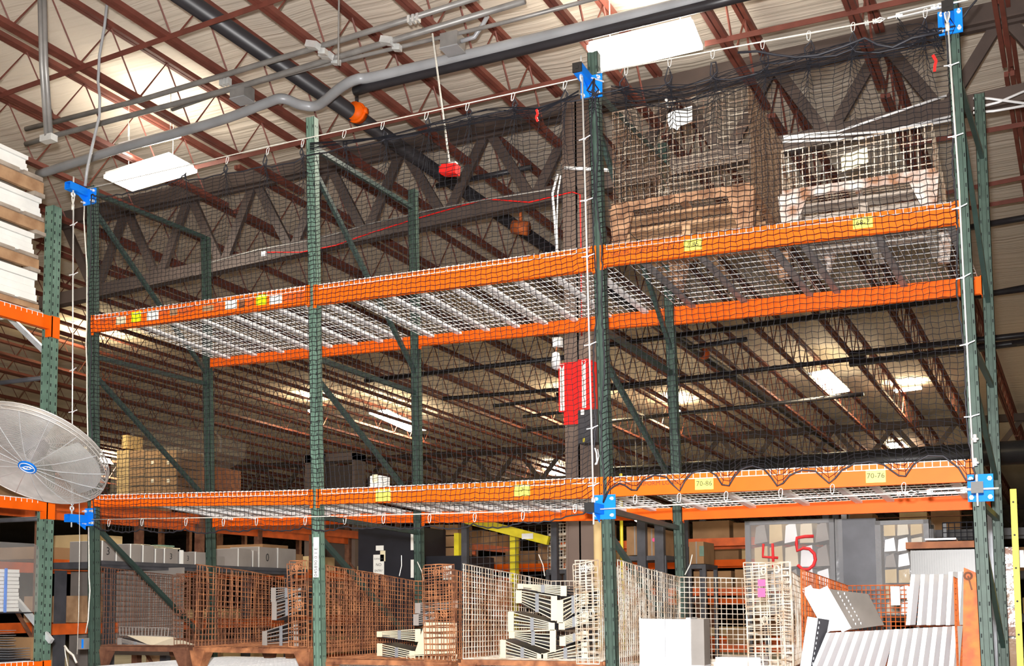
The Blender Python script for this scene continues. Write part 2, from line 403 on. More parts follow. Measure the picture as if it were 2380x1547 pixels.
# ceiling: insulation blanket with soft pleats across the joists
def ceiling():
    m=MB(); nx,ny=150,44; xs=[-62+100*i/nx for i in range(nx+1)]; ys=[-14+88*j/ny for j in range(ny+1)]
    vs=[]
    for y in ys:
        for x in xs: vs.append((x,y,roofz(x,y,JH+.2+.02*math.sin(x*5.1+math.sin(y*.7))+.015*rnd())))
    fs=[(j*(nx+1)+i,(j+1)*(nx+1)+i,(j+1)*(nx+1)+i+1,j*(nx+1)+i+1) for j in range(ny) for i in range(nx)]
    m.add(vs,fs); o=struct('ceiling',m,'ceil_white',True)
    mt=MT['ceil_white']; n=mt.node_tree.nodes; l=mt.node_tree.links; b=n['Principled BSDF']
    tc=n.new('ShaderNodeTexCoord'); mp=n.new('ShaderNodeMapping'); mp.inputs['Scale'].default_value=(.22,9.0,1); mp.inputs['Rotation'].default_value=(0,0,.06)
    nz=n.new('ShaderNodeTexNoise'); nz.inputs['Scale'].default_value=1.2; nz.inputs['Detail'].default_value=3; nz.inputs['Distortion'].default_value=.5
    l.new(tc.outputs['Object'],mp.inputs['Vector']); l.new(mp.outputs['Vector'],nz.inputs['Vector'])
    bp=n.new('ShaderNodeBump'); bp.inputs['Strength'].default_value=.6; bp.inputs['Distance'].default_value=.05
    l.new(nz.outputs['Fac'],bp.inputs['Height']); l.new(bp.outputs['Normal'],b.inputs['Normal'])
ceiling()
m=MB(); m.box((-62,-14,-.1),(38,74,0)); struct('floor',m,'floor')
m=MB(); m.box((-62,73,0),(38,73.3,9)); struct('wall_back',m,'wall_dark')
m=MB(); m.box((-62.3,-14,0),(-62,73.3,12)); struct('wall_left',m,'wall_dark')
m=MB(); m.box((38,-14,0),(38.3,73.3,8)); struct('wall_right',m,'wall_dark')

# joists: three spans carried by the girder trusses
qs=[atp(u,0) for u in (-92,235,585,934,1284,1634,1970)]
x0s=[p.x-.072*p.y for p in qs]; n=len(x0s)
sp=(x0s[-1]-x0s[0])/(n-1); jx0=x0s[0]
TY=(4.3,26.0,48.0)
def joist(x0, ya, yb, label, group, fine=True):
    p=lambda y,h: V((x0+.072*y, y, roofz(x0+.072*y,y,h)))
    o=thing('roof_joist',label,'roof joist',p((ya+yb)/2,0),group)
    m=MB()
    for s in (-1,1): m.bar(p(ya,0)+V((s*.028,0,.02)),p(yb,0)+V((s*.028,0,.02)),.042,.055)
    m.build('bottom_chord','joist',o)
    m=MB()
    for s in (-1,1): m.bar(p(ya,JH)+V((s*.028,0,.02)),p(yb,JH)+V((s*.028,0,.02)),.042,.055)
    m.build('top_chord','joist',o)
    m=MB(); st=.80; y=ya; k=0
    while y+st<=yb+.01:
        a,b=(p(y,0),p(y+st*.5,JH)) ; c=p(y+st,0)
        if fine: m.tube([a+V((0,0,.03)),b,c+V((0,0,.03))],.0115,4)
        else: m.tube([a,b,c],.0115,3,caps=False)
        y+=st
    m.build('web','joist',o)
nj=0
for i in range(-32,13):
    x0=jx0+sp*i
    if -3<=i<=9:
        side='seventh' 
        joist(x0,-13,TY[0]-.1,'red-brown open-web roof joist over the rack, the %s counted from the left'%('first second third fourth fifth sixth seventh eighth ninth tenth eleventh twelfth thirteenth'.split()[i+3]),'near roof joists',True)
    elif i<-3 and i>-14: joist(x0,-4,TY[0]-.1,'red-brown open-web roof joist far to the left, in front of the girder truss','far left roof joists',True)
    joist(x0,TY[0]+.1,TY[1]-.1,'dark red open-web joist of the span between the first and second girder trusses','roof joists of the second span')
    if i>-30: joist(x0,TY[1]+.1,TY[2]-.1,'dark open-web joist of the far span, beyond the second girder truss','roof joists of the third span',False)

# girder trusses
def truss(name_label, top, bot, tn, bn, w, cw):
    """tn/bn: node points along the chords; w chord depth, cw web width"""
    o=thing('girder_truss',name_label,'roof truss',(tn[len(tn)//2]+bn[len(bn)//2])/2)
    for nm,(a,b) in (('top_chord',top),('bottom_chord',bot)):
        m=MB(); ww=w*(1.25 if nm=='top_chord' and w<.215 else 1); m.bar(a+V((0,-.05,0)),b+V((0,-.05,0)),.07,ww); m.bar(a+V((0,.07,w*.42)),b+V((0,.07,w*.42)),.12,.02); m.bar(a+V((0,-.1,-w*.42)),b+V((0,-.1,-w*.42)),.1,.02)
        m.build(nm,'girder',o)
    for i in range(len(bn)):
        for t in (i,i+1):
            if t<len(tn):
                m=MB(); m.bar(bn[i],tn[t],.06,cw,(0,0,1)); m.build('web_member','girder',o)
    return o
tu=[150,294,442,593,765,936,1134,1345,1573,1799,2052,2331,2640]
def lin(u,a,b): return a[1]+(b[1]-a[1])*(u-a[0])/(b[0]-a[0])
TA,TB=(294,485),(2331,36); BA,BB=(368,652),(2200,262)
tn=[at(u,lin(u,TA,TB),Y=TY[0]) for u in tu]
bn=[]
for i in range(len(tu)-1):
    u=(tu[i]+tu[i+1])/2; bn.append(at(u,lin(u,BA,BB),Y=TY[0]))
truss('dark brown girder truss with W-shaped webs crossing behind the net',(tn[0],tn[-1]),(at(100,lin(100,BA,BB),Y=TY[0]),at(2500,lin(2500,BA,BB),Y=TY[0])),tn,bn,.21,.12)
for k in (1,2):
    Y=TY[k]; xs=[-34+1.7*i for i in range(31)]
    if k==2: xs=[-50+1.7*i for i in range(40)]
    tn=[V((x,Y,roofz(x,Y,.5))) for x in xs]; bn=[V((x+.85,Y,roofz(x,Y,-.55))) for x in xs[:-1]]
    truss('second girder truss seen dark against the yellow-lit ceiling' if k==1 else 'farthest girder truss near the back of the hall',(tn[0],tn[-1]),(bn[0],bn[-1]),tn,bn,.22,.14)

# bridging rods across the joists and sprinkler branch pipes, run straight across the roof
def run(name, label, cat, a, b, h, r, m, group=None, ext=(0,0), n=8):
    p=atp(*a,h); q=atp(*b,h); d=q-p; mb=MB(); mb.tube([p-d*ext[0],q+d*ext[1]],r,n)
    return tag(mb.build(name,m,None,n>6),label,cat,group)
def anglebar(label,a,b,ext=(0,0),h=.02):
    p=atp(*a,h); q=atp(*b,h); d=q-p; mb=MB(); mb.bar(p-d*ext[0],q+d*ext[1],.008,.055); mb.bar(p-d*ext[0]+V((0,.02,.02)),q+d*ext[1]+V((0,.02,.02)),.05,.006)
    tag(mb.build('bridging_angle','joist'),label,'roof brace')
anglebar('red-brown bridging angle crossing the joists at the top left above the grey cable',(0,222),(640,0),(.2,.2),-.02)
anglebar('orange-brown bridging angle running up to the top right blue bracket',(1638,102),(2111,0),(0,.6),-.02)
anglebar('red-brown bridging angle just above the net cable in the left half',(640,345),(1345,178),(.6,.0),-.05)
anglebar('red-brown bridging angle at the upper right behind the rear post',(2285,305),(2380,288),(2,3),-.05)
for (a,b) in [((2280,432),(2380,412)),((2285,478),(2380,462))]:
    anglebar('thin dark bridging angle at the right edge of the photo, v %d'%a[1] if 0 else 'dark bridging angle at the right edge between the joists, %s one'%('upper' if a[1]<450 else 'lower'),a,b,(2,3),-.05)
run('sprinkler_main','thick black sprinkler main with orange couplings running away under the joists','pipe',(434,0),(1822,954),.17,.088,'pipe_black',None,(.01,.3),16)
run('sprinkler_pipe','black pipe passing just behind the red pull handle','pipe',(1015,432),(1235,388),-.1,.035,'pipe_black','sprinkler branch pipes',(.0,.0))
run('sprinkler_pipe','black branch pipe under the upper rear beam of the right bay','pipe',(1585,778),(2240,690),-.12,.05,'pipe_black','sprinkler branch pipes',(0.5,.6))
run('sprinkler_pipe','short black branch pipe with drop left of the far lamp','pipe',(1600,808),(1735,788),-.12,.05,'pipe_black')
run('sprinkler_pipe','upper black pipe crossing the yellow-lit ceiling at the right','pipe',(1975,822),(2225,795),-.1,.06,'pipe_black',None,(0,1.5))
run('sprinkler_pipe','lower black pipe crossing the yellow-lit ceiling at the right','pipe',(1975,845),(2240,812),-.1,.07,'pipe_black',None,(0,1.5))
run('sprinkler_pipe','black pipe left of the fire extinguisher column','pipe',(990,868),(1300,832),-.1,.05,'pipe_black',None,(.5,.3))
for (a,b,w) in [((1105,920),(1300,905),'top'),((1190,938),(1300,925),'middle'),((1240,965),(1300,958),'bottom')]:
    run('sprinkler_pipe','thin black pipe against the yellow-lit ceiling left of the red column panel, %s of three'%w,'pipe',a,b,-.1,.045,'pipe_black',None,(.4,.8))
run('sprinkler_pipe','black pipe right of the rear post at the upper right edge','pipe',(2290,522),(2380,506),-.1,.045,'pipe_black',None,(.5,2))
run('sprinkler_pipe','black pipe right of the rear post at mid height of the right edge','pipe',(2305,682),(2380,668),-.1,.05,'pipe_black',None,(.5,2))
run('sprinkler_pipe','black pipe right of the rear post, lowest of the right edge','pipe',(2310,805),(2380,793),-.1,.06,'pipe_black',None,(.5,2))
for i,(a,b) in enumerate([((1400,905),(1560,888)),((1400,980),(1700,948)),((1585,880),(1800,855))]):
    run('sprinkler_pipe','thin dark pipe far behind the right net, %s of three'%('left upper','left lower','middle')[i],'pipe',a,b,-.1,.05,'pipe_black',None,(.7,.9))

# conduits along the roof
def path(name,label,cat,pts,h,r,m,n=8,sub=1):
    P=[atp(u,v,h) for u,v in pts]
    if sub>1:
        Q=[]
        for i in range(len(P)-1):
            p0=P[max(i-1,0)];p1=P[i];p2=P[i+1];p3=P[min(i+2,len(P)-1)]
            for s in range(sub):
                t=s/sub; Q.append(.5*((2*p1)+(p2-p0)*t+(2*p0-5*p1+4*p2-p3)*t*t+(3*p1-p0-3*p2+p3)*t**3))
        Q.append(P[-1]); P=Q
    mb=MB(); mb.tube(P,r,n); return tag(mb.build(name,m,None,True),label,cat)
c1=path('conduit','uppermost grey steel conduit crossing the ceiling above the left lamp','conduit',[(60,300),(328,232),(800,91),(1110,-6)],-.06,.028,'conduit')
c2=path('conduit','middle grey steel conduit crossing the ceiling, carrying the hanging red handle','conduit',[(60,335),(116,318),(555,202),(800,128),(1220,2)],-.10,.030,'conduit')
c3=path('conduit','lower thin grey conduit of the three crossing the ceiling','conduit',[(400,255),(509,217),(726,157),(1153,57),(1390,-5)],-.08,.020,'conduit')
path('exhaust_pipe','big grey bent plastic pipe snaking across the ceiling towards the right lamp','pipe',[(90,405),(280,345),(505,282),(610,243),(655,229),(700,244),(740,244),(790,205),(830,184),(900,172),(1345,66),(1700,-20)],-.14,.052,'pvc',16,6)
path('black_pipe','black steel pipe hung right under the big grey bent pipe','pipe',[(825,212),(860,201),(1190,122),(1640,12),(1800,-28)],-.2,.050,'pipe_black',12)
# vertical bundle of grey conduits at top left, hung from the roof
o=thing('conduit_drop','pair of grey conduits dropping from the roof at the top left','conduit',atp(104,160,0))
for du in (0,9):
    a=atp(93+du,-20,-.05); b=at(109+du,320,Y=a.y+.3); mb=MB(); mb.tube([a,at(97+du,150,Y=a.y+.1),b],.024,8); mb.build('conduit_pipe','conduit',o,True)
mb=MB(); b=at(113,322,Y=b.y); mb.box(b+V((-.07,-.04,-.03)),b+V((.07,.04,.03))); mb.build('end_clamp','zinc',o)
# couplings and clamps: small separate pieces
o=thing('pipe_hanger','orange grooved coupling and hanger strap on the black sprinkler main','pipe hanger',atp(829,262,.17))
P=atp(829,262,.17); dr=(atp(850,278,.17)-P).normalized()
mb=MB(); mb.tube([P-dr*.07,P+dr*.07],.105,16); mb.torus(P,dr,.105,.02,16,6); mb.obox(P+V((.11,0,0)),(.03,0,0),(0,.03,0),(0,0,.03)); mb.build('coupling','orange',o,True)
mb=MB(); q=atp(832,215,-.19); mb.tube([P+V((0,0,.09)),P+V((.0,0,.28))],.02,6); mb.build('hanger_rod','pipe_black',o)
P=atp(1712,828+55,-.16)
o=MB(); P=atp(1636,822,.17); o.tube([P-dr*.08,P+dr*.08],.11,14); tag(o.build('pipe_coupling','orange_dull',None,True),'small orange coupling far along the black sprinkler main, seen through the right net','pipe coupling')
for (u,v,w) in [(524,184,'left'),(962,37,'right')]:
    P=atp(u,v,-.05); mb=MB()
    for s in (-.045,.0,.045): mb.obox(P+V((s,0,-.03)),(.012,0,0),(0,.03,0),(0,0,.035))
    tag(mb.build('conduit_clamp','zinc'),'shiny clamp on the uppermost conduit, the %s one'%w,'clamp')
for (u,v,l) in [(727,105,'shiny channel clamp where the joist meets the conduits left of centre'),(900,95,'shiny clamp on the middle conduit near the hanging handle'),(758,128,'lower shiny clamp under the conduits left of centre')]:
    P=atp(u,v,-.1); mb=MB(); mb.obox(P,(.06,0,-.02),(0,.04,0),(.01,0,.03)); mb.obox(P+V((.05,.1,-.03)),(.04,0,-.01),(0,.03,0),(0,0,.03)); tag(mb.build('conduit_clamp','zinc'),l,'clamp')
for (u,v,l) in [(1052,100,'grey electrical junction box above the hanging handle'),(563,218,'grey junction box on the conduits above the left lamp')]:
    P=atp(u,v,-.14); o=thing('junction_box',l,'electrical box',P)
    mb=MB(); mb.obox(P,(.09,0,0),(0,.09,0),(0,0,.07)); mb.build('box_body','conduit',o)
    mb=MB(); mb.obox(P+V((0,0,-.074)),(.095,0,0),(0,.095,0),(0,0,.004)); mb.build('box_cover','pvc',o)
P=atp(1052,100,-.14); mb=MB(); mb.tube([P+V((.09,0,0)),P+V((.22,.02,.02)),P+V((.32,.02,.14)),P+V((.36,.02,.2))],.022,8); tag(mb.build('flexible_conduit','pvc',None,True),'short grey flexible conduit curling from the ceiling junction box','conduit')
# hanging handle
a=atp(1005,78,-.1); b=at(1045,382,Y=a.y)
o=thing('pull_handle','red pull handle hanging on a long thin rod from the ceiling conduits','hanging handle',b)
mb=MB(); mb.tube([a,b],.009,6); mb.build('rod','cable',o)
mb=MB(); c=at(1047,395,Y=a.y); e=.075
mb.obox(c,(e,0,-.008),(0,.05,0),(.004,0,.045)); mb.obox(c+V((-.02,0,.01)),(e+.01,0,0),(0,.035,0),(0,0,.03)); mb.build('handle_body','red',o)
mb=MB(); mb.obox(c+V((.03,-.01,.045)),(.035,0,0),(0,.03,0),(0,0,.02)); mb.build('handle_clip','zinc',o)
a=atp(788,-20,-.1); b=at(786,152,Y=a.y); mb=MB(); mb.tube([a,b],.008,6); tag(mb.build('hanger_rod','conduit'),'thin grey hanger rod holding the conduits at the top, right of the black main','rod')
a=atp(160,-10,-.1)

# ------------------------------------------------------------------ lamps
def lamp(label, quad, Z, far, wires=None, bright=1.0, upf=1.0, th=.07, group=None):
    c=[at(u,v,Z=Z) for u,v in quad]; ctr=(c[0]+c[1]+c[2]+c[3])/4
    o=thing('ceiling_lamp',label,'ceiling lamp',ctr,group)
    ex=(c[1]-c[0]+c[2]-c[3])/4; ey=(c[3]-c[0]+c[2]-c[1])/4
    m=MB(); m.obox(ctr+V((0,0,th/2+.02)),ex,ey,(0,0,.02))
    ho=m.build('lamp_housing','lamp_frame',o)
    m=MB(); k=4; lg,sh=(ex,ey) if ex.length>ey.length else (ey,ex)
    for i in range(k):
        q=ctr+sh*(-.75+1.5*i/(k-1))+V((0,0,th*.25)); m.tube([q-lg*.95,q+lg*.95],min(.03,sh.length*.16),8)
    m.build('lamp_tubes','lamp_far' if far else 'lamp_glow',ho,True)
    m=MB(); m.obox(ctr+V((0,0,th*.22)),ex*1.03,ey*1.03,(0,0,th*.3)); m.build('lamp_diffuser','lamp_far' if far else 'lamp_glow',ho)
    for (du) in (-.7,.7):
        q=ctr+ex*du+V((0,0,th)); m=MB(); m.tube([q,V((q.x,q.y,roofz(q.x,q.y,JH)))],.006,4); m.build('lamp_wire','cable',o)
    for updn in (0,1):
        ld=bpy.data.lights.new('lamp_light','AREA'); ld.shape='RECTANGLE'; ld.size=max(.2,2*ex.length); ld.size_y=max(.2,2*ey.length)
        ld.color=(1,.93,.78) if not far else (1,.80,.46); ld.energy=((60 if updn==0 else 16) if not far else (110 if updn==0 else 60*upf))*bright
        lo=bpy.data.objects.new('lamp_light',ld); COL.objects.link(lo); lo.parent=o
        lo.location=(0,0,-.06) if updn==0 else (0,0,th+.08)
        if updn: lo.rotation_euler=(PI,0,0)
    return o
lamp('bright fluorescent ceiling lamp at the upper left, next to the left blue bracket',[(245,414),(392,366),(455,402),(308,441)],7.25,False)
lamp('very bright fluorescent ceiling lamp at the top centre right, behind the middle upright',[(1368,112),(1606,58),(1630,112),(1400,168)],7.3,False,bright=2.2)
lamp('thin bright strip lamp just above the upper left ceiling lamp',[(275,346),(415,311),(419,319),(279,354)],7.45,False,bright=.25)
lamp('far ceiling lamp seen through the right net, high above the lower beam',[(1873,872),(1926,867),(1974,906),(1922,919)],7.0,True,bright=1.4,upf=.12)
lamp('thin strip lamp edge-on against the yellow-lit ceiling at the right',[(2078,908),(2138,900),(2142,904),(2082,912)],7.25,True,bright=1.6,upf=1.6)
lamp('far ceiling lamp behind the rear post of the second upright frame',[(862,961),(900,957),(992,998),(950,1003)],7.0,True,bright=1.6,upf=.3)
lamp('far ceiling lamp left of the column, just above the lower beam',[(1258,1079),(1298,1078),(1316,1102),(1283,1108)],7.0,True,bright=2,upf=.4)
lamp('small far ceiling lamp at the right, just above the black duct',[(2062,1034),(2098,1030),(2124,1053),(2089,1058)],7.0,True,bright=2,upf=.4)
lamp('tiny far ceiling lamp right of the fan',[(228,1066),(250,1065),(264,1080),(240,1082)],7.1,True,bright=4)
for q in ([(1328,930),(1350,928),(1374,945),(1352,948)],[(716,955),(735,953),(745,960),(726,962)],[(207,842),(222,841),(229,848),(214,850)],[(1558,948),(1570,947),(1581,956),(1569,958)]):  # added uplights, tucked behind posts and column to brighten patches of the ceiling
    lamp('added ceiling lamp kept out of sight to light a patch of the ceiling',q,7.15,True,bright=2.2 if q[0][0]>1000 else .9,group='lamps outside the view')
# the hall goes on behind the camera and to the left: its lamps
for i,(x,y) in enumerate([(2,-5),(6,-9),(13,-3),(-5,0),(-11,4),(14,3),(20,14)]):
    Z=7.2; ctr=V((x,y,Z)); o=thing('ceiling_lamp','added ceiling lamp kept out of sight to light a patch of the ceiling','ceiling lamp',ctr,'lamps outside the view')
    m=MB(); m.box(ctr+V((-.6,-.3,.03)),ctr+V((.6,.3,.07))); m.build('lamp_housing','lamp_frame',o)
    m=MB(); m.box(ctr+V((-.57,-.27,.0)),ctr+V((.57,.27,.02))); m.build('lamp_diffuser','lamp_far',o)
    for updn in (0,1):
        ld=bpy.data.lights.new('lamp_light','AREA'); ld.shape='RECTANGLE'; ld.size=1.1; ld.size_y=.5
        near=i<4; ld.color=(1,.93,.80) if near else (1,.78,.45); ld.energy=(70 if near else 120) if updn==0 else (32 if near else 70)
        lo=bpy.data.objects.new('lamp_light',ld); COL.objects.link(lo); lo.parent=o; lo.location=(0,0,-.05) if updn==0 else (0,0,.12)
        if updn: lo.rotation_euler=(PI,0,0)
# the camera's flash
ld=bpy.data.lights.new('camera_flash','AREA'); ld.shape='DISK'; ld.size=.12; ld.energy=1150; ld.color=(1,.98,.96)
lo=bpy.data.objects.new('camera_flash',ld); COL.objects.link(lo); lo.matrix_world=cam.matrix_world.copy(); lo.location=CAM+V((-.04,-.05,.22))
w=bpy.data.worlds.new('world'); S.world=w; w.use_nodes=True; w.node_tree.nodes['Background'].inputs[0].default_value=(.9,.75,.6,1); w.node_tree.nodes['Background'].inputs[1].default_value=.12

# ------------------------------------------------------------------ columns and duct
YC=4.14
a=at(1317,1400,Y=YC); b=at(1383,1400,Y=YC); cw=b.x-a.x; cxm=(a.x+b.x)/2
col=thing('steel_column','brown steel column behind the net carrying the girder truss, red panel at mid height','column',(cxm,YC,0))
zt=at(1345,245,Y=TY[0]).z
m=MB(); h=cw/2
m.box((cxm-h,YC,0),(cxm+h,YC+.02,zt)); m.box((cxm-h,YC+.3,0),(cxm+h,YC+.32,zt)); m.box((cxm-.01,YC,0),(cxm+.01,YC+.3,zt))
m.box((cxm-h+.01,YC-.01,0),(cxm-h+.03,YC+.0,zt)); m.build('column_shaft','column',col)
z0=at(1345,985,Y=YC).z; z1=at(1345,840,Y=YC).z
m=MB(); m.box((cxm-h-.006,YC-.014,z0),(cxm+h+.006,YC+.33,z1)); m.build('red_panel','red',col)
def sign(u0,u1,v0,v1,Y,label,txt,uc0,uc1,yaw=0):
    a=at(u0,v1,Y=Y); b=at(u1,v0,Y=Y); o=thing('fire_sign',label,'sign',((a.x+b.x)/2,Y,a.z))
    m=MB(); m.box((a.x,Y,a.z),(b.x,Y+.006,b.z)); bo=m.build('sign_board','red',o)
    c=at(uc0,v0,Y=Y).x; d=at(uc1,v0,Y=Y).x; hh=b.z-a.z; mid=(c+d)/2; wd=d-c
    m=MB(); m.box((c,Y-.002,a.z+hh*.03),(d,Y-.0005,b.z-hh*.13)); 
    z=b.z-hh*.17; n=len(txt); step=hh*.70/n
    for i,ch in enumerate(txt): m.text(ch,(mid,Y-.0025,z-step*(i+.5)),(1,0,0),(0,0,1),min(step*.95,wd*.8),1)
    m.build('sign_lettering',['white_paper','red'],bo)
    m=MB(); m.prism([(c,Y-.003,b.z-hh*.03),(d,Y-.003,b.z-hh*.03),(mid,Y-.003,b.z-hh*.12)],(0,.002,0)); m.build('arrow','red',bo)
    m=MB(); m.box((c,Y-.0015,b.z-hh*.125),(d,Y-.0003,b.z-hh*.02)); m.build('arrow_ground','white_paper',bo)
sign(1299,1313,843,958,YC-.06,'narrow red and white fire extinguisher sign on the left side of the column','EXTINGUISHER',1301,1311)
sign(1344,1368,833,952,YC-.06,'wide red fire extinguisher sign with white vertical lettering on the right side of the column','EXTINGUISHER',1352,1361)
Y=YC-.2; a=at(1344,1030,Y=Y); b=at(1388,950,Y=Y)
o=thing('control_box','dark grey wall box with small white label under the red fire sign','control box',((a.x+b.x)/2,Y,a.z))
m=MB(); m.box((a.x,Y,a.z),(b.x,YC-.0,b.z)); m.build('box_body','sheet_dark',o)
m=MB(); c=at(1350,964,Y=Y); m.box((c.x,Y-.003,c.z),(c.x+.045,Y,c.z+.06)); m.build('box_label','white_paper',o)
m=MB(); c=at(1355,1027,Y=Y); m.box((c.x,Y-.003,c.z),(c.x+.02,Y,c.z+.045)); m.build('yellow_label','yellow_paint',o)
Y=YC-.1; c=at(1293,794,Y=Y); o=thing('smoke_unit','white square junction box with a round white bell hanging below, left of the column','alarm',c)
m=MB(); m.box(c+V((-.05,0,-.055)),c+V((.05,.08,.055))); m.build('box','white_metal',o)
m=MB(); d=at(1292,839,Y=Y); m.tube([d+V((0,0,.11)),d+V((0,0,.09)),d,d+V((0,0,-.08)),d+V((0,0,-.1))],[.01,.045,.055,.045,.01],12); m.build('bell','white_metal',o,True)
m=MB(); m.tube([c+V((0,.02,-.05)),d+V((0,0,.1))],.006,6); m.build('wire','copper_pipe',o)
# far column, duct, tall brown box
a=at(712,1100,Y=20); b=at(716,1100,Y=20)
Y=13.0; p=at(1390,1110,Y=Y); q=at(2380,1050,Y=Y-.9)
m=MB(); m.tube([p+(p-q)*.02,q+(q-p)*.3],.20,24); tag(m.build('black_duct','duct',None,True),'thick shiny black horizontal pipe behind the right bay, above the lower beam','duct')
p=at(1390,1098,Y=20); q=at(750,1180,Y=20)
# ================================================================== safety nets, cables and brackets
NY=-.105
def topline(u):   # the two net cables along the top, as photo v at u
    return lin(u,(232,432),(1352,181)) if u<1370 else lin(u,(1385,170),(2175,17))
def cable(label,pts,Y,r,name='net_cable',m='cable',sub=0):
    P=[at(u,v,Y=Y) for u,v in pts]; mb=MB(); mb.tube(P,r,8); return tag(mb.build(name,m,None,True),label,'cable')
cable('beige top net cable from the left blue bracket to the middle one',[(204,438),(620,341),(1000,259),(1366,178)],NY,.0045)
cable('whitish top net cable of the right bay ending in a turnbuckle',[(1388,169),(1700,110),(2050,46)],NY,.0055,m='cable')
cable('bottom net cable of the left and middle bays',[(214,1207),(440,1203),(735,1200),(1100,1191),(1385,1180)],NY,.0045)
cable('white bottom net cable of the right bay ending in a turnbuckle',[(1388,1183),(1700,1165),(2110,1145)],NY,.0055,m='cable')
VY=-.19
vc=[cable('white vertical net cable hanging left of the first green upright',[(170.5,462),(169,800),(167,1172)],VY,.0065,m='zinc'),
    cable('white vertical net cable in front of the middle upright',[(1353,180),(1365,620),(1379,1158)],VY,.007,m='zinc'),
    cable('white vertical net cable down the front of the right-hand upright',[(2201,26),(2228,420),(2262,1085)],VY,.006,m='zinc')]
def net(name,label,uL,uR,vb,clips_t,clips_b,sag_t,sag_b,nx,nz,seed,gather=True):
    rs=random.Random(seed)
    zt=lambda x: 0
    cxs=[at(u,topline(u)+14,Y=NY) for u in clips_t]; cbs=[at(u,v,Y=NY) for u,v in clips_b]
    def edge(cs,x,sag):
        if x<=cs[0].x: return cs[0].z+(x-cs[0].x)*((cs[1].z-cs[0].z)/(cs[1].x-cs[0].x)),0,0
        for i in range(len(cs)-1):
            a,b=cs[i],cs[i+1]
            if x<=b.x:
                t=(x-a.x)/(b.x-a.x); k=1-abs(2*t-1)**2.4
                return a.z+(b.z-a.z)*t,t,sag*k*(.75+.5*((i*37)%7)/7)
        return cs[-1].z+(x-cs[-1].x)*((cs[-1].z-cs[-2].z)/(cs[-1].x-cs[-2].x)),0,0
    xl=at(uL[0],topline(uL[0]),Y=NY).x; xlb=at(*uL[1],Y=NY).x; xr=at(uR[0],topline(uR[0]),Y=NY).x; xrb=at(*uR[1],Y=NY).x
    ph=[rs.random()*6.3 for _ in range(8)]
    G=[]
    for j in range(nz+1):
        t=j/nz; row=[]
        for i in range(nx+1):
            s=i/nx; x=(xl+(xr-xl)*s)*(1-t)+(xlb+(xrb-xlb)*s)*t
            a,ta,sa=edge(cxs,x,-sag_t); b,tb,sb=edge(cbs,x,sag_b)
            z=a+(b-a)*t+sa*(1-t)**9+sb*t**14
            if gather and 0<ta<1: # strands bunch towards the clips near the top
                x+= (1-t)**9*.10*(-math.sin(2*PI*ta))*(-1)*-1
            x+=.0035*(1 if j%2 else -1)*(1 if (i+j//2)%2 else .3)+.012*math.sin(s*9+t*7+ph[0])+.010*math.sin(t*23+s*5+ph[1])+(rs.random()-.5)*.005
            z+=.0038*(1 if i%2 else -1)+.014*math.sin(s*11+ph[2])*math.sin(t*9+ph[3])+(rs.random()-.5)*.005
            y=NY+.012*math.sin(s*17+t*4+ph[4])+.008*math.sin(t*15+ph[5])+(rs.random()-.5)*.004
            row.append(V((x,y,z)))
        G.append(row)
    o=thing(name,label,'safety net',G[nz][nx//2])
    m=MB(); r=.0023
    def strand(P):
        vs=[];n=len(P)
        for i,p in enumerate(P):
            d=(P[min(i+1,n-1)]-P[max(i-1,0)]).normalized(); a=d.cross(V((0,1,0))).normalized(); b=a.cross(d)
            vs+=[p+a*r,p-a*r*.5+b*r*.87,p-a*r*.5-b*r*.87]
        fs=[]
        for i in range(n-1):
            for k in range(3): k2=(k+1)%3; fs.append((i*3+k,i*3+k2,i*3+3+k2,i*3+3+k))
        m.add(vs,fs)
    for j in range(nz+1): strand(G[j])
    for i in range(nx+1): strand([G[j][i] for j in range(nz+1)])
    m.build('netting','net',o)
    for nm,P in (('top_rope',G[0]),('bottom_rope',G[nz]),('side_rope',[r_[0] for r_ in G]),('side_rope',[r_[-1] for r_ in G])):
        mb=MB(); mb.tube(P,.0062,6); mb.build(nm,'rope_black',o,True)
    return o
CT1=[434,529,623,704,801,890,992,1087,1193,1314]; CT2=[1455,1556,1656,1772,1879,1982,2150]
CB1=[(253,1221),(330,1219),(432,1219),(519,1219),(596,1217),(709,1216),(801,1214),(891,1212),(998,1210),(1103,1207),(1215,1203),(1336,1186)]
CB2=[(1402,1165),(1476,1150),(1578,1146),(1687,1142),(1814,1135),(1934,1125),(2100,1121),(2240,1115)]
net('safety_net','large black safety net over the left and middle bays of the rack',(212,(212,1215)),(1378,(1385,1170)),0,[214]+CT1+[1376],[(214,1222)]+[(u,v+9) for u,v in CB1]+[(1384,1172)],.10,-.03,112,84,3)
net('safety_net','black safety net over the right bay with scalloped lower edge',(1388,(1403,1165)),(2196,(2257,1110)),0,[1388]+CT2+[2192],CB2,.17,.145,57,78,5)
# a dark bunched band of folded netting hangs along the top right
def fold(label,pts,Y,n,amp,seed):
    rs=random.Random(seed); m=MB()
    for k in range(n):
        P=[];o_=rs.random()*6
        for i in range(25):
            t=i/24; q=t*(len(pts)-1); a=int(min(q,len(pts)-2)); f=q-a
            u=pts[a][0]+(pts[a+1][0]-pts[a][0])*f; v=pts[a][1]+(pts[a+1][1]-pts[a][1])*f
            P.append(at(u,v+amp*math.sin(t*9+o_)+amp*1.4*(k/n-.5)*2,Y=Y))
        m.tube(P,.003,3,0,False,False)
    tag(m.build('net_fold','net'),label,'net',kind=None)
fold('loose folds of black netting under the top cable left of the middle bracket',[(720,345),(900,318),(1130,268),(1250,262),(1345,215)],NY-.01,12,7,2)
fold('loose folds of black netting hanging below the top cable of the right bay',[(1420,215),(1600,225),(1780,170),(1980,110),(2190,95)],NY-.012,16,14,4)
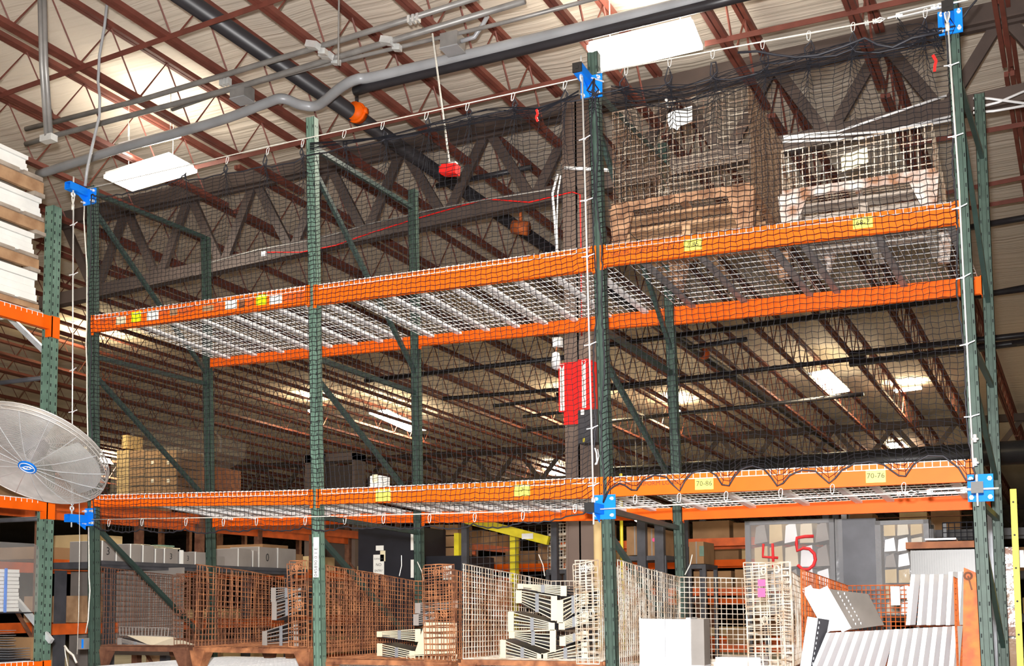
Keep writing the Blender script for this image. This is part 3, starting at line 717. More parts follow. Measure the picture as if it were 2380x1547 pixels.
fold('gathered black netting between the turnbuckle and the right upright',[(2085,60),(2120,90),(2170,80),(2195,120)],NY-.012,8,14,8)
m=MB(); P=[at(u,v,Y=-.14) for u,v in [(1715,122),(1760,119),(1800,127),(1850,133),(1900,128),(1960,108),(2010,88),(2040,104),(2075,110),(2120,88),(2190,74)]]
m.tube(P,.009,8); tag(m.build('black_hose','rope_black',None,True),'shiny black cord looping along the top of the right net','cord')
m=MB(); P=[at(u,v,Y=.6) for u,v in [(2236,44),(2252,20),(2268,2),(2275,-10)]]; m.tube(P,.008,6); tag(m.build('electric_cable','rope_black',None,True),'thin black cord rising behind the top right blue bracket','cord')
# snap hooks
hook=None
def snap(u,v,label,group,h=.072,tilt=0):
    global hook
    p=at(u,v,Y=NY-.006)
    if hook is None:
        hook=thing('snap_hook',label,'snap hook',p,group)
        m=MB(); pts=[(.000,0),(.012,-.006),(.014,-.022),(.008,-.058),(.0,-.068),(-.010,-.060),(-.010,-.045)]
        m.tube([p+V((x,0,z+.008)) for x,z in pts],.0029,6); m.tube([p+V((0,0,.008)),p+V((-.011,0,-.006)),p+V((-.013,0,-.022))],.0029,6); m.build('hook_body','zinc',hook,True)
        m=MB(); m.tube([p+V((-.013,0,-.014)),p+V((-.010,0,-.042))],.0032,6); m.build('hook_gate','zinc',hook,True)
        return hook
    o=dup(hook,p,0,label); o['group']=group; return o
ords=['first','second','third','fourth','fifth','sixth','seventh','eighth','ninth','tenth','eleventh','twelfth']
for i,u in enumerate(CT1): snap(u,topline(u),'silver snap hook on the beige top net cable, %s from the left'%ords[i],'snap hooks on the left top cable').rotation_euler=(0,.2,-.3+.6*rnd())
for i,u in enumerate(CT2): snap(u,topline(u),'silver snap hook on the top cable of the right bay, %s from the middle upright'%ords[i],'snap hooks on the right top cable')
for i,(u,v) in enumerate(CB1): snap(u,v-13,'silver snap hook on the lower left net cable, %s from the left'%ords[i],'snap hooks on the left bottom cable')
for i,(u,v) in enumerate(CB2[1:-1]):
    o=snap(u,v+2,'silver snap hook joining scallop and bottom cable of the right bay, %s from the left'%ords[i],'snap hooks on the right bottom cable')
# blue brackets
def bracket(label, cap, plate, capm, tube_l=.24, armlen=None):
    (u0,v0,u1,v1)=plate; a=at(u0,v1,Y=-.02); b=at(u1,v0,Y=-.02); o=thing('cable_bracket',label,'bracket',((a.x+b.x)/2,-.012,a.z))
    m=MB(); m.box((a.x,-.020,a.z),(b.x,-.012,b.z)); po=m.build('plate','blue',o)
    c=at(*cap,Y=-tube_l); h=.033
    m=MB()
    for (dx,dz,sx,sz) in ((-h,0,.003,h),(h,0,.003,h),(0,-h,h,.003),(0,h,h,.003)): m.box((c.x+dx-sx,-tube_l,c.z+dz-sz),(c.x+dx+sx,-.02,c.z+dz+sz))
    m.box((c.x-.004,-tube_l-.001,c.z-.004),(c.x+.004,-tube_l,c.z+.004)) if capm is None else None
    ao=m.build('arm','blue',o)
    m=MB()
    g=.02
    m.prism([(c.x-.004,-.02,c.z-h),(c.x-.004,-tube_l*.55,c.z-h),(c.x-.004,-.02,c.z-h-.06)],(.008,0,0)); m.build('gusset','blue',ao)
    if capm:
        m=MB(); m.box((c.x-h-.003,-tube_l-.012,c.z-h-.003),(c.x+h+.003,-tube_l+.002,c.z+h+.003)); m.prism([(c.x-.012,-tube_l-.013,c.z-.012),(c.x+.012,-tube_l-.013,c.z-.012),(c.x+.012,-tube_l-.013,c.z+.012),(c.x-.012,-tube_l-.013,c.z+.012)],(0,-.003,0)); m.build('end_cap','black_plastic',ao)
    for sx in (.14,.86):
        for sz in (.16,.84):
            x=a.x+(b.x-a.x)*sx; z=a.z+(b.z-a.z)*sz; m=MB(); m.tube([(x,-.065,z-.004),(x,-.018,z)],.0075,8); m.tube([(x,-.034,z-.001),(x,-.018,z)],.014,6); m.build('bolt','zinc',po)
    return o,c
def eye(o,p,d,R=.022):
    """eye bolt through the arm: ring then shank"""
    p=V(p); d=V(d).normalized(); m=MB(); m.torus(p,d.cross(V((0,1,0))) if abs(d.y)<.9 else (1,0,0),R,.008,18,8); m.tube([p+d*R,p+d*(R+.15)],.007,8); m.build('eye_bolt','zinc',o,True)
o,c=bracket('blue cable bracket at the top of the first upright, near the left lamp',(157,430),(193,436,223,478),None); eye(o,at(170,452,Y=VY),(0,0,1),.018)
o,c=bracket('blue cable bracket at the top of the middle upright, left of the brightest lamp',(1342,157),(1350,170,1399,233),'k'); eye(o,at(1351,181,Y=VY),(0,0,1)); 
m=MB(); q=at(1398,185,Y=-.07); m.tube([q+V((-.08,0,.03)),q+V((.02,0,-.02))],.006,6); m.build('cable_end','zinc',o)
o,c=bracket('blue cable bracket at the top right corner of the rack, with turnbuckle attached',(2202,14),(2181,17,2236,84),'k',.2); 
o2,c=bracket('dark-shaded blue cable bracket low on the first upright, under the fan',(156,1203),(196,1180,220,1222),None); eye(o2,at(167,1181,Y=VY),(0,0,-1),.018)
o3,c=bracket('blue cable bracket low on the middle upright, where the lower cables meet',(1370,1179),(1381,1148,1430,1207),'k'); eye(o3,at(1379,1163,Y=VY),(0,0,-1))
o4,c=bracket('blue cable bracket low on the right upright, square black cap facing the camera',(2271,1132),(2250,1100,2308,1166),'k',.2); eye(o4,at(2270,1112,Y=VY),(0,0,-1)); eye(o4,at(2252,1137,Y=-.12),(1,0,0),.024)
eye(o,at(2184,13,Y=-.12),(1,0,0),.024)
# wire rope loop at the top of each vertical cable
for (u,v,l) in [(170,458,'wire rope thimble loop at the top of the left vertical cable'),(2201,30,'wire rope loop hanging on the front of the top right bracket')]:
    p=at(u,v,Y=VY-.005); m=MB(); m.tube([p+V((0,0,.02)),p+V((.015,0,0)),p+V((.012,0,-.03)),p+V((0,0,-.075)),p+V((-.012,0,-.03)),p+V((-.015,0,0))],.0055,6,0,True); m.tube([p+V((0,0,-.07)),p+V((0,0,-.12))],.013,8)
    tag(m.build('rope_loop','cable',None,True),l,'rope loop')
def turnbuckle(label,a,b,Y):
    A=at(*a,Y=Y); B=at(*b,Y=Y); o=thing('turnbuckle',label,'turnbuckle',(A+B)/2); d=(B-A); L=d.length; d.normalize()
    m=MB(); s=V((0,0,.014))
    for k in (-1,1): m.bar(A+d*L*.38+s*k,A+d*L*.95+s*k,.016,.008)
    for t in (.38,.95): m.tube([A+d*(L*t-.012),A+d*(L*t+.012)],.02,8)
    m.build('turnbuckle_body','zinc',o)
    m=MB(); m.tube([A+d*L*.22,A+d*L*.45],.006,6); m.build('threaded_rod','zinc',o)
    m=MB(); m.tube([A+d*L*.88,B],.006,6); m.build('threaded_rod','zinc',o)
    m=MB(); q=A+d*L*.1; m.tube([q-d*.05,q+V((0,0,.016)),q+d*.035,q-V((0,0,.016))],.005,6,0,True); m.build('jaw','zinc',o)
    for t in (0,-.12):
        m=MB(); q=A+d*L*t; m.torus(q,d,.012,.006,12,6); m.torus(q+d*.014,d,.012,.006,12,6); m.build('rope_clamp','zinc',o)
turnbuckle('silver turnbuckle on the top cable beside the top right blue bracket',(2030,50),(2182,14),NY)
turnbuckle('silver turnbuckle on the bottom cable beside the lower right blue bracket',(2104,1146),(2250,1138),NY)
# zip ties on the vertical cables
zt_=None
def tie(u,v,label,group):
    global zt_
    p=at(u,v,Y=VY)
    if zt_ is None:
        zt_=thing('zip_tie',label,'cable tie',p,group)
        m=MB(); m.torus(p,(0,0,1),.013,.0035,12,4); m.build('loop','white_metal',zt_)
        m=MB(); m.bar(p+V((.012,0,.004)),p+V((.055,-.006,.016)),.003,.007); m.bar(p+V((-.012,0,.0)),p+V((-.04,.0,-.002)),.003,.007); m.build('tail','white_metal',zt_)
        return zt_
    return dup(zt_,p,rnd()*.8-.4,label)
for i,v in enumerate((522,638,747,860,957)): tie(lin(v,(462,170.5),(1172,167)),v,'white zip tie on the left vertical cable, %s from the top'%ords[i],'ties on the left cable')
for i,v in enumerate((323,466,596,801,995,1128)): o=tie(lin(v,(180,1353),(1158,1379)),v,'white zip tie on the middle vertical cable, %s from the top'%ords[i],'ties on the middle cable'); o['group']='ties on the middle cable'
for i,v in enumerate((152,317,483,645,800,968)): o=tie(lin(v,(26,2201),(1085,2262)),v,'white zip tie on the right vertical cable, %s from the top'%ords[i],'ties on the right cable'); o['group']='ties on the right cable'
for (u,v,l) in [((2266),1020,'upper'),(2267,1075,'lower')]:
    p=at(u,v,Y=VY); m=MB(); m.torus(p,(0,0,1),.016,.008,12,6); m.tube([p+V((0,0,-.02)),p+V((0,0,.03))],.011,8); tag(m.build('rope_clamp','zinc',None,True),'silver wire rope clamp above the lower right bracket, the %s one'%l,'rope clamp')
p=at(1383,1060,Y=VY); m=MB(); m.tube([p+V((0,0,.06)),p+V((.012,0,.02)),p+V((.014,0,-.04)),p+V((0,0,-.06))],.006,6); m.tube([p+V((.02,0,.05)),p+V((.03,0,0)),p+V((.012,0,-.06))],.003,5); tag(m.build('tape_wrap','white_metal',None,True),'frayed white wire end taped to the middle vertical cable','wire end')
# red ribbons in the nets
for pts,l in [([(1247,254),(1250,265),(1246,272),(1250,282)],'small red ribbon tied in the net left of the middle upright'),([(2168,128),(2176,142),(2173,152),(2172,166)],'red ribbon tied in the right net near the top right bracket')]:
    m=MB(); P=[at(u,v,Y=NY-.015) for u,v in pts]
    for i in range(3): m.bar(P[i],P[i+1],.006,.018,(1,0,0))
    tag(m.build('red_ribbon','red'),l,'ribbon')
# cords on the first upright
m=MB(); P=[at(u,v,Y=-.10) for u,v in [(252,-20),(243,60),(231,130),(228,190),(232,225),(231,270),(214,340),(203,390),(198,432)]]
m.tube(P,.013,10); tag(m.build('grey_cable','pvc',None,True),'grey flexible cable dropping from the ceiling to the left blue bracket','cable')
m=MB(); P=[at(u,v,Y=-.09) for u,v in [(196,478),(195,510),(198,560),(202,620),(202,680),(202,740),(200,800),(202,850),(202,930),(204,1010),(203,1080),(205,1140)]]
m.tube(P,.006,8); P=[at(u,v,Y=-.03) for u,v in [(206,1225),(207,1300),(207,1340),(209,1372),(207,1400),(205,1440),(199,1470)]]; m.tube(P,.006,8)
tag(m.build('thin_rope','cable',None,True),'thin pale cord running down the left edge of the first upright','cord')
m=MB(); P=[at(u,v,Y=-.22) for u,v in [(184,1135),(185,1260),(183,1420),(179,1520)]]; m.tube(P,.003,5); tag(m.build('thin_thread','cable',None,True),'thin pale thread hanging below the lower left blue bracket','thread')
c=at(196,1495,Y=-.04); m=MB(); m.box(c+V((-.05,-.03,-.05)),c+V((.03,.03,.05))); m.box(c+V((.0,-.034,-.04)),c+V((.02,-.03,.04)),1); tag(m.build('electrical_outlet',['conduit','blue']),'small metal outlet box at the foot of the first upright','outlet')
# ================================================================== wire baskets
rb=random.Random(11)
def panel(m,A,B,C,D_,cu,cv,r,jit=.004,rim=True,drop=0):
    """welded wire panel: A,B bottom, D,C top; cu/cv spacing"""
    A,B,C,D_=V(A),V(B),V(C),V(D_); nu=max(2,round((B-A).length/cu)); nv=max(2,round((D_-A).length/cv))
    q=lambda s,t:(A*(1-s)+B*s)*(1-t)+(D_*(1-s)+C*s)*t
    j=lambda:(rb.random()-.5)*2*jit
    for i in range(nu+1):
        if drop and rb.random()<drop: continue
        s=i/nu; a=j();b=j();c=j(); m.tube([q(s,0),q(s,.5)+V((a,b,0)),q(s,1)+V((c,a,j()))],r,4,0,False,False)
    for i in range(nv+1):
        t=i/nv; a=j();b=j(); m.tube([q(0,t),q(.5,t)+V((0,a,b)),q(1,t)],r*(1.35 if rim and i in(0,nv) else 1),4,0,False,False)
    return m
def basket(label,F,Rr,zb,zt,mats,cell=.048,r=.0032,yf=.08,yr=1.6,legz=ZL+.01,gate=None,base='rust',front=False,jit=.004,group=None,tag_=None,braces=True):
    """F=(xl,xr) front corner x, Rr=(xl,xr) rear; zt = (fl,fr,rr,rl) rim heights"""
    sm,rm,gm=mats
    P=lambda x,y,z:V((x,y,z))
    o=thing('wire_basket',label,'wire basket',((F[0]+F[1])/2,(yf+yr)/2,legz),group)
    m=MB(); panel(m,P(F[0],yf,zb),P(Rr[0],yr,zb),P(Rr[0],yr,zt[3]),P(F[0],yf,zt[0]),cell,cell,r,jit); m.build('side_panel',sm,o)
    m=MB(); panel(m,P(F[1],yf,zb),P(Rr[1],yr,zb),P(Rr[1],yr,zt[2]),P(F[1],yf,zt[1]),cell,cell,r,jit); m.build('side_panel',sm,o)
    m=MB(); panel(m,P(Rr[0],yr,zb),P(Rr[1],yr,zb),P(Rr[1],yr,zt[2]),P(Rr[0],yr,zt[3]),cell,cell,r,jit); m.build('rear_panel',rm,o)
    m=MB(); panel(m,P(F[0],yf,zb),P(F[1],yf,zb),P(Rr[1],yr,zb),P(Rr[0],yr,zb),cell*1.1,cell*1.3,r,jit); m.build('floor_panel',sm,o)
    if front:
        m=MB(); panel(m,P(F[0],yf,zb),P(F[1],yf,zb),P(F[1],yf,zt[1]),P(F[0],yf,zt[0]),cell,cell,r,jit); m.build('front_panel',gm,o)
    if gate: # folded gate standing near the right front corner: (x0,x1,ztop,zbot)
        for k in (0,1):
            m=MB(); y=yf-.03-.035*k; zm=(gate[2]+gate[3])/2
            panel(m,P(gate[0],y,gate[3]),P(gate[1],y+.02,gate[3]),P(gate[1]-.01,y+.02,gate[2]),P(gate[0]-.02,y,gate[2]-.03*k),cell*1.05,cell,r,jit)
            for zz in (gate[2]-.06,zm-.02):
                m.torus(P((gate[0]*.6+gate[1]*.4),y-.012,zz),(0.1,1,0),.017,r,10,4,0,1.6); m.torus(P((gate[0]*.3+gate[1]*.7),y-.012,zz+.01),(0.1,1,.3),.017,r,10,4,0,1.6)
            m.build('drop_gate',gm,o)
    # base frame and feet
    m=MB(); h=zb-.005
    for a,b in ((P(F[0],yf,h),P(F[1],yf,h)),(P(Rr[0],yr,h),P(Rr[1],yr,h)),(P(F[0],yf,h),P(Rr[0],yr,h)),(P(F[1],yf,h),P(Rr[1],yr,h)),(P((F[0]+F[1])/2,yf,h),P((Rr[0]+Rr[1])/2,yr,h))): m.bar(a+V((0,0,-.02)),b+V((0,0,-.02)),.035,.04)
    m.build('base_frame',base,o)
    for x,y,sx in ((F[0],yf,1),(F[1],yf,-1),(Rr[0],yr,1),(Rr[1],yr,-1)):
        m=MB(); m.hexa([(x-.01*sx,y-.01,legz),(x+.07*sx,y-.01,legz),(x+.07*sx,y+.08,legz),(x-.01*sx,y+.08,legz),(x-.03*sx,y-.03,zb-.03),(x+.13*sx,y-.03,zb-.03),(x+.13*sx,y+.1,zb-.03),(x-.03*sx,y+.1,zb-.03)])
        m.build('foot',base,o)
    return o
def wx(u,v,Y): return at(u,v,Y=Y).x
def fz(u,v,Y=.08): return at(u,v,Y=Y).z
B1=basket('dark rusty wire basket at the far left of the bottom row',(.15,1.16),(-.30,.95),1.585,(2.30,2.24,2.21,2.26),('rust_dark',)*3,.052,.0034,base='rust_dark',gate=(1.08,1.2,2.22,1.6),jit=.006)
B2=basket('rusty wire basket with splayed upright wires, second of the bottom row',(1.25,2.42),(1.15,2.3),1.585,(2.30,2.30,2.20,2.20),('rust','rust_dark','rust'),.05,.0040,gate=(2.27,2.41,2.31,1.6),jit=.014)
B3=basket('rust-brown wire basket just right of the second upright',(2.56,3.72),(2.58,3.6),1.505,(2.27,2.22,2.12,2.16),('rust',)*3,.044,.0036,gate=(3.54,3.78,2.25,1.5),jit=.007)
B4=basket('pale galvanised wire basket left of the middle upright, full of comb-like metal parts',(3.84,4.98),(3.98,4.9),1.52,(2.255,2.25,2.14,2.14),('wire_galv',)*3,.043,.0034,gate=(4.80,4.97,2.26,1.5),jit=.005)
B5=basket('pale galvanised wire basket right of the middle upright with white boxes in front',(5.11,6.28),(5.16,6.2),1.46,(2.26,2.20,2.13,2.16),('wire_galv',)*3,.045,.0034,gate=(6.06,6.36,2.22,1.46),jit=.006)
B6=basket('orange-rusted wire basket at the right end of the bottom row, loaded with white channels',(6.42,7.40),(6.55,7.45),1.46,(2.17,2.10,2.07,2.07),('rust_orange',)*3,.036,.0034,jit=.004,base='rust_orange')
# solid orange end board of the last basket
m=MB(); a=at(2240,1318,Y=.03); m.prism([(wx(2240,1316,.03),.03,a.z),(wx(2273,1332,.03),.03,fz(2273,1332,.03)),(wx(2283,1547,.03),.03,1.5),(wx(2236,1547,.03),.03,1.5)],(0,.02,0))
o=tag(m.build('end_board','rust_orange',B6),'solid orange weathered board',None)
m=MB(); c=at(2250,1338,Y=.025); m.torus(c,(0,1,0),.022,.008,12,6); m.tube([c+V((0,-.01,0)),c+V((.02,-.012,-.09))],.006,6); m.build('latch','rust_dark',o)
# the two baskets on the upper shelf
ub=BL[(2,1,True)]; zs=lambda x: ub[2]+(ub[3]-ub[2])*(x-ub[0])/(ub[1]-ub[0])+.010
T=basket('tall rusty wire basket with a torn white tag on the upper shelf',(5.12,6.145),(5.2,6.16),4.915,(5.64,5.65,5.72,5.68),('wire_brown','wire_brown','wire_worn'),.047,.0034,yf=.06,yr=1.42,legz=zs(5.6)+.004,front=True,jit=.004,base='rust_wood')
S2=basket('low rusty wire basket with a square cream tag on the upper shelf',(6.37,7.37),(6.42,7.40),4.82,(5.125,5.145,5.15,5.12),('wire_worn','rust_dark','wire_galv'),.047,.0036,yf=.06,yr=1.42,legz=zs(6.9)+.004,front=True,jit=.004,base='rust_plate')
def skirt(o,x0,x1,zt,zb,mt,slat,mt2):
    # rusty front apron between the feet and wooden slats lying inside the base
    m=MB(); m.prism([(x0,.035,zt),(x1,.035,zt),(x1,.035,zb),(x1-.10,.035,zb),(x1-.17,.035,zt-.07),(x0+.17,.035,zt-.07),(x0+.10,.035,zb),(x0,.035,zb)],(0,.012,0)); m.build('front_apron',mt,o)
    for i in range(5):
        y=.18+.26*i; m=MB(); m.box((x0+.02,y,zt-.09-.012*(i%2)),(x1-.02,y+.16,zt-.07)); m.build('base_slat',mt2,o)
    for x in (x0+.06,(x0+x1)/2,x1-.1):
        m=MB(); m.box((x,.1,zb+.01),(x+.06,1.35,zb+.09)); m.build('base_runner',mt2,o)
skirt(T,5.11,6.15,4.925,zs(5.6)+.01,'rust_wood','',"wood"); skirt(S2,6.37,7.38,4.83,zs(6.9)+.01,'rust_plate','','wood_grey')
m=MB(); a=at(1553,303,Y=.04); b=at(1608,245,Y=.04); w_=b.x-a.x; h=b.z-a.z
m.prism([(a.x,.045,b.z-.02),(b.x,.045,b.z),(b.x,.045,a.z+h*.25),(a.x+w_*.5,.045,a.z+h*.12),(a.x+w_*.42,.045,a.z+h*.02),(a.x+w_*.36,.045,a.z-.01),(a.x+w_*.24,.045,a.z+h*.08),(a.x+w_*.05,.045,a.z+h*.08),(a.x-.005,.045,a.z+h*.5)],(0,.002,0))
m.build('paper_tag','white_paper',T)
m=MB(); a=at(1955,399,Y=.04); b=at(2017,340,Y=.04); m.prism([(a.x,.045,b.z-.04),(b.x-.005,.045,b.z),(b.x,.045,a.z+.04),(a.x+.004,.045,a.z)],(0,.002,0)); m.build('paper_tag','cream_paper',S2)
m=MB(); c=at(1549,232,Y=.05); m.disc(c,(0,1,0),.012,.012,10); m.tube([c,c+V((.01,0,-.06))],.005,5); m.build('tag_clip','zinc',T)
for (u0,v0,u1,v1) in [(2060,385,2150,300),]:
    pass
# plastic-sheeted bundle of bars inside the tall basket
m=MB()
for i in range(22):
    x=5.30+.02*(i%7)+rb.random()*.03; y=.5+.1*(i//7)+rb.random()*.05; m.tube([(x,y,4.93),(x+.04*rb.random(),y+.03,5.05+.28*rb.random())],.006,4)
tag(m.build('wire_bundle','wire_worn',None),'loose bundle of upright wires inside the tall rusty basket','wire bundle',kind='stuff')

# ------------------------------------------------------------------ things in the baskets
def fan_stack(label,x0,t0,b0,x1,t1,b1,Y=.35,dep=.3,group=None,first=True,mt='sheet_beige'):
    A=at(x0,t0,Y=Y);A2=at(x0,b0,Y=Y);B=at(x1,t1,Y=Y);B2=at(x1,b1,Y=Y)
    o=thing('metal_divider_stack',label,'metal parts',((A.x+B.x)/2,Y+dep/2,min(A2.z,B2.z)),group)
    n=6
    m=MB()
    for i in range(n):
        t=i/(n-1); p=A+(A2-A)*t; q=B+(B2-B)*t; p.y+=.006*i; m.bar(p,q,.012,.0065,(0,.15,1))
    m.build('slats',mt,o)
    for s in (.04,.52,.96):
        p=A+(B-A)*s; q=A2+(B2-A2)*s; w_=.05 if s!=.52 else .03
        m=MB(); m.hexa([(q.x-w_/2,Y-.008,q.z-.004),(q.x+w_/2,Y-.008,q.z-.004),(q.x+w_/2,Y-.003,q.z-.004),(q.x-w_/2,Y-.003,q.z-.004),(p.x-w_/2,Y-.008,p.z+.004),(p.x+w_/2,Y-.008,p.z+.004),(p.x+w_/2,Y-.003,p.z+.004),(p.x-w_/2,Y-.003,p.z+.004)]); m.build('end_plate',mt if s!=.52 else 'sheet_grey',o)
    m=MB()
    for t in (0,.33,.66,1):
        p=A+(A2-A)*t; q=B+(B2-B)*t; m.hexa([p+V((0,.012,-.006)),q+V((0,.012,-.006)),q+V((0,dep,-.006)),p+V((0,dep,-.006)),p+V((0,.012,.001)),q+V((0,.012,.001)),q+V((0,dep,.001)),p+V((0,dep,.001))])
    m.build('trays','sheet_dark',o)
    return o
G4='fanned metal dividers in the pale left basket'
for a,l in [((1206,1357,1366,1315,1362,1384),'thin flat one on top of the left column'),((1203,1372,1398,1292,1386,1442),'left column, second from the top, opening to the right'),
  ((1300,1396,1448,1364,1374,1400),'right column, topmost, opening to the left'),((1184,1421,1466,1287,1449,1463),'left column, third from the top, opening to the left'),
  ((1304,1448,1462,1364,1420,1448),'right column, second from the top'),((1186,1468,1480,1290,1464,1514),'left column, fourth from the top, opening to the right'),
  ((1306,1480,1500,1364,1466,1478),'right column, third from the top'),((1166,1486,1530,1260,1522,1541),'bottom left, opening to the left'),((1262,1520,1541,1364,1492,1540),'bottom right, opening to the right')]:
    fan_stack('fanned comb-like metal divider stack, '+l,*a,Y=.28,group=G4)
for a,l in [((634,1366,1398,697,1366,1376),'topmost by the gate'),((636,1400,1440,697,1384,1418),'middle of the pile, opening to the left'),((613,1468,1503,692,1442,1502),'bottom of the pile, tilted to the left')]:
    fan_stack('grey metal divider stack in the splayed basket, '+l,*a,Y=.3,mt='carton_grey')
for a,l in [((879,1468,1478,976,1462,1490),'upper of two at the left'),((880,1495,1522,962,1514,1536),'lower of two at the left'),((968,1402,1424,1062,1396,1410),'topmost behind the gate'),((966,1428,1452,1010,1422,1446),'small one behind the gate')]:
    fan_stack('comb-like metal divider stack in the rust-brown basket, '+l,*a,Y=.3,mt='carton_grey' if a[0]>960 else 'sheet_beige')
m=MB(); Y=.22; m.prism([at(988,1445,Y=Y),at(1060,1447,Y=Y),at(1058,1517,Y=Y),at(962,1521,Y=Y)],(0,.012,0)); tag(m.build('metal_sheet','sheet_beige'),'beige metal panel leaning in the rust-brown basket','metal panel')
def comb(label,u0,v0,u1,v1,du,dv,n,Y,mt='carton_grey'):
    a=at(u0,v0,Y=Y); b=at(u1,v0+dv,Y=Y); c=at(u1-du,v1+dv,Y=Y-.03); d=at(u0+du*.3,v1,Y=Y-.03); m=MB()
    m.bar(a,b,.02,.006); m.sheet([d,c,c+V((0,.05,0)),d+V((0,.05,0))],.006)
    for i in range(n+1):
        t=i/n; m.bar(a.lerp(b,t),d.lerp(c,t),.006,.006)
    o=m.build('metal_comb',mt); return tag(o,label,'metal part')
comb('grey comb-shaped metal part lying in the dark rusty basket',278,1456,392,1476,2,3,15,.3)
comb('dark comb-shaped metal part with pale teeth at the bottom of the rust-brown basket',945,1523,1062,1536,4,-2,12,.16,'sheet_beige')
m=MB(); Y=.26; P=[at(295,1476,Y=Y),at(404,1480,Y=Y),at(452,1497,Y=Y+.1),at(350,1500,Y=Y)]; m.prism(P,(0,.02,-.006)); tag(m.build('metal_sheet','sheet_beige'),'folded beige panel lying in the dark rusty basket','metal panel')
fan_stack('small grey divider stack beside the beige panel in the dark rusty basket',276,1482,1498,352,1500,1505,Y=.24,mt='carton_grey')
# right of the middle upright: white cabinets and flat white panels
Y=.0; a=at(1486,1541,Y=Y); b=at(1604,1438,Y=Y); o=thing('white_cabinet','white box with a centre seam in front of the pale right basket','metal box',((a.x+b.x)/2,.1,ZL))
zbx=1.505
m=MB(); m.box((a.x+.02,.02,zbx),((a.x+b.x)/2-.002,.2,b.z)); m.box(((a.x+b.x)/2+.002,.02,zbx),(b.x-.03,.2,b.z-.002)); m.build('white_front','white_metal',o)
m=MB(); m.box((a.x,.012,zbx),(a.x+.022,.2,b.z+.004)); m.build('edge_channel','galv',o)
m=MB(); m.box((b.x-.032,.008,zbx),(b.x,.2,b.z+.01)); m.build('edge_channel','galv',o)
c=at(1634,1440,Y=0); m=MB(); m.box((b.x,.02,zbx),(c.x,.2,b.z)); m.build('grey_side','grey_metal',o)
m=MB(); m.box((a.x,.0,ZL+.01),(c.x,.2,zbx)); m.build('box_plinth','white_metal',o)
for i in range(3):
    a=at(1664-4*i,1526+11*i,Y=.03); b=at(1768,1524+10*i,Y=.03); m=MB(); m.box((a.x,.02+.01*i,a.z-.03),(b.x,.3,a.z-.004)); m.box((a.x,.015,a.z-.034),(b.x,.02,a.z))
    tag(m.build('metal_sheet','white_metal'),'flat white metal panel stacked low right of the white box, %s of three'%('top','middle','bottom')[i],'metal panel')
# white channels leaning in the last basket
def channel(label,p0,p1,wd,dep,mt,group,lip=True,sd=1):
    """U-shaped sheet channel from foot p0 to head p1, broad face to the camera"""
    p0=V(p0);p1=V(p1); m=MB(); f=wd*.44; g=wd*.5
    for A,B in (((0,0),(f,0)),((f,0),(f+g,dep))):
        a=[q+V((A[0]-wd/2,A[1],0)) for q in (p0,p1)]; b=[q+V((B[0]-wd/2,B[1],0)) for q in (p0,p1)]; m.sheet([a[0],b[0],b[1],a[1]],-.003)
    o=m.build('metal_channel',mt); return tag(o,label,'metal channel',group)
for i,(ub_,ut) in enumerate([(2112,2126),(2138,2149),(2160,2170),(2182,2192),(2205,2214),(2227,2236)]):
    a=at(ub_+4,1452,Y=.34+.004*i); b=at(ut+2,1334-2*(i>3)*3,Y=.42+.004*i)
    channel('white metal channel of the upper right group in the last basket, %s from left'%ords[i],a,b,.060,.10,'white_metal','upper white channels')
for i in range(14):
    ut=1932+22.6*i; ub_=1892+24.5*i+ (6 if i>6 else 0); vt=1470-1.2*i
    if ut>2232: break
    a=at(ub_,1566,Y=.05+.003*i); b=at(ut,vt,Y=.14+.003*i)
    channel('white metal channel leaning in the lower row of the last basket, %s from the left'%(ords+['thirteenth','fourteenth'])[i],a,b,.064,.12,'white_metal','lower white channels')
def slab(label,pts,Y,th,mt,edge,cat='metal panel'):
    P=[at(u,v,Y=Y+dy) for u,v,dy in pts]; o=thing('leaning_panel',label,cat,(P[0]+P[2])/2)
    m=MB(); m.prism(P,(0,th,0)); m.build('panel_face',mt,o)
    m=MB(); d=V((-.0,-.004,0)); m.bar(P[0]+d,P[3]+d,.012,.07,(1,.3,.2)); m.build('folded_edge',edge,o)
    m=MB()
    for s in (.30,.44):
        for t in range(9):
            q=P[0].lerp(P[1],s).lerp(P[3].lerp(P[2],s),.08+.1*t); m.obox(q+V((0,-.002,0)),(.003,0,0),(0,.001,0),(0,0,.008))
    m.build('perforations','galv',o)
slab('wide brown-grey panel with two rows of slots leaning in the last basket',[(1912,1366,.0),(2018,1380,.22),(2055,1452,.22),(1968,1464,.0)],.25,.012,'grey_metal','white_metal')
slab('narrow white-edged panel leaning left of the slotted panel',[(1874,1364,.0),(1912,1370,.06),(1962,1464,.06),(1930,1466,.0)],.20,.012,'white_metal','galv')
slab('dark panel standing at the left front corner of the last basket',[(1889,1434,.02),(1927,1440,.12),(1908,1547,.12),(1870,1562,.02)],.04,.01,'sheet_dark','white_metal')
for u0,v0,u1,v1,l in [(2071,1362,2091,1406,'left'),(2108,1362,2116,1394,'right')]:
    a=at(u0,v1,Y=1.2); b=at(u1,v0,Y=1.2); m=MB(); m.box((a.x,1.2,a.z),(b.x,1.203,b.z)); tag(m.build('paper_tag_card','white_paper'),'white paper card hanging behind the orange mesh of the last basket, %s one'%l,'tag')
for i,(u0,v0,u1,v1) in enumerate([(1764,1346,1781,1362),(1764,1366,1781,1387)]):
    a=at(u0,v1,Y=.06); b=at(u1,v0,Y=.06); m=MB(); m.box((a.x,.02,a.z),(b.x,.024,b.z))
    tag(m.build('pink_card','pink'),'pink printed card on the pale gate of the right bay, %s one'%('upper','lower')[i],'tag')
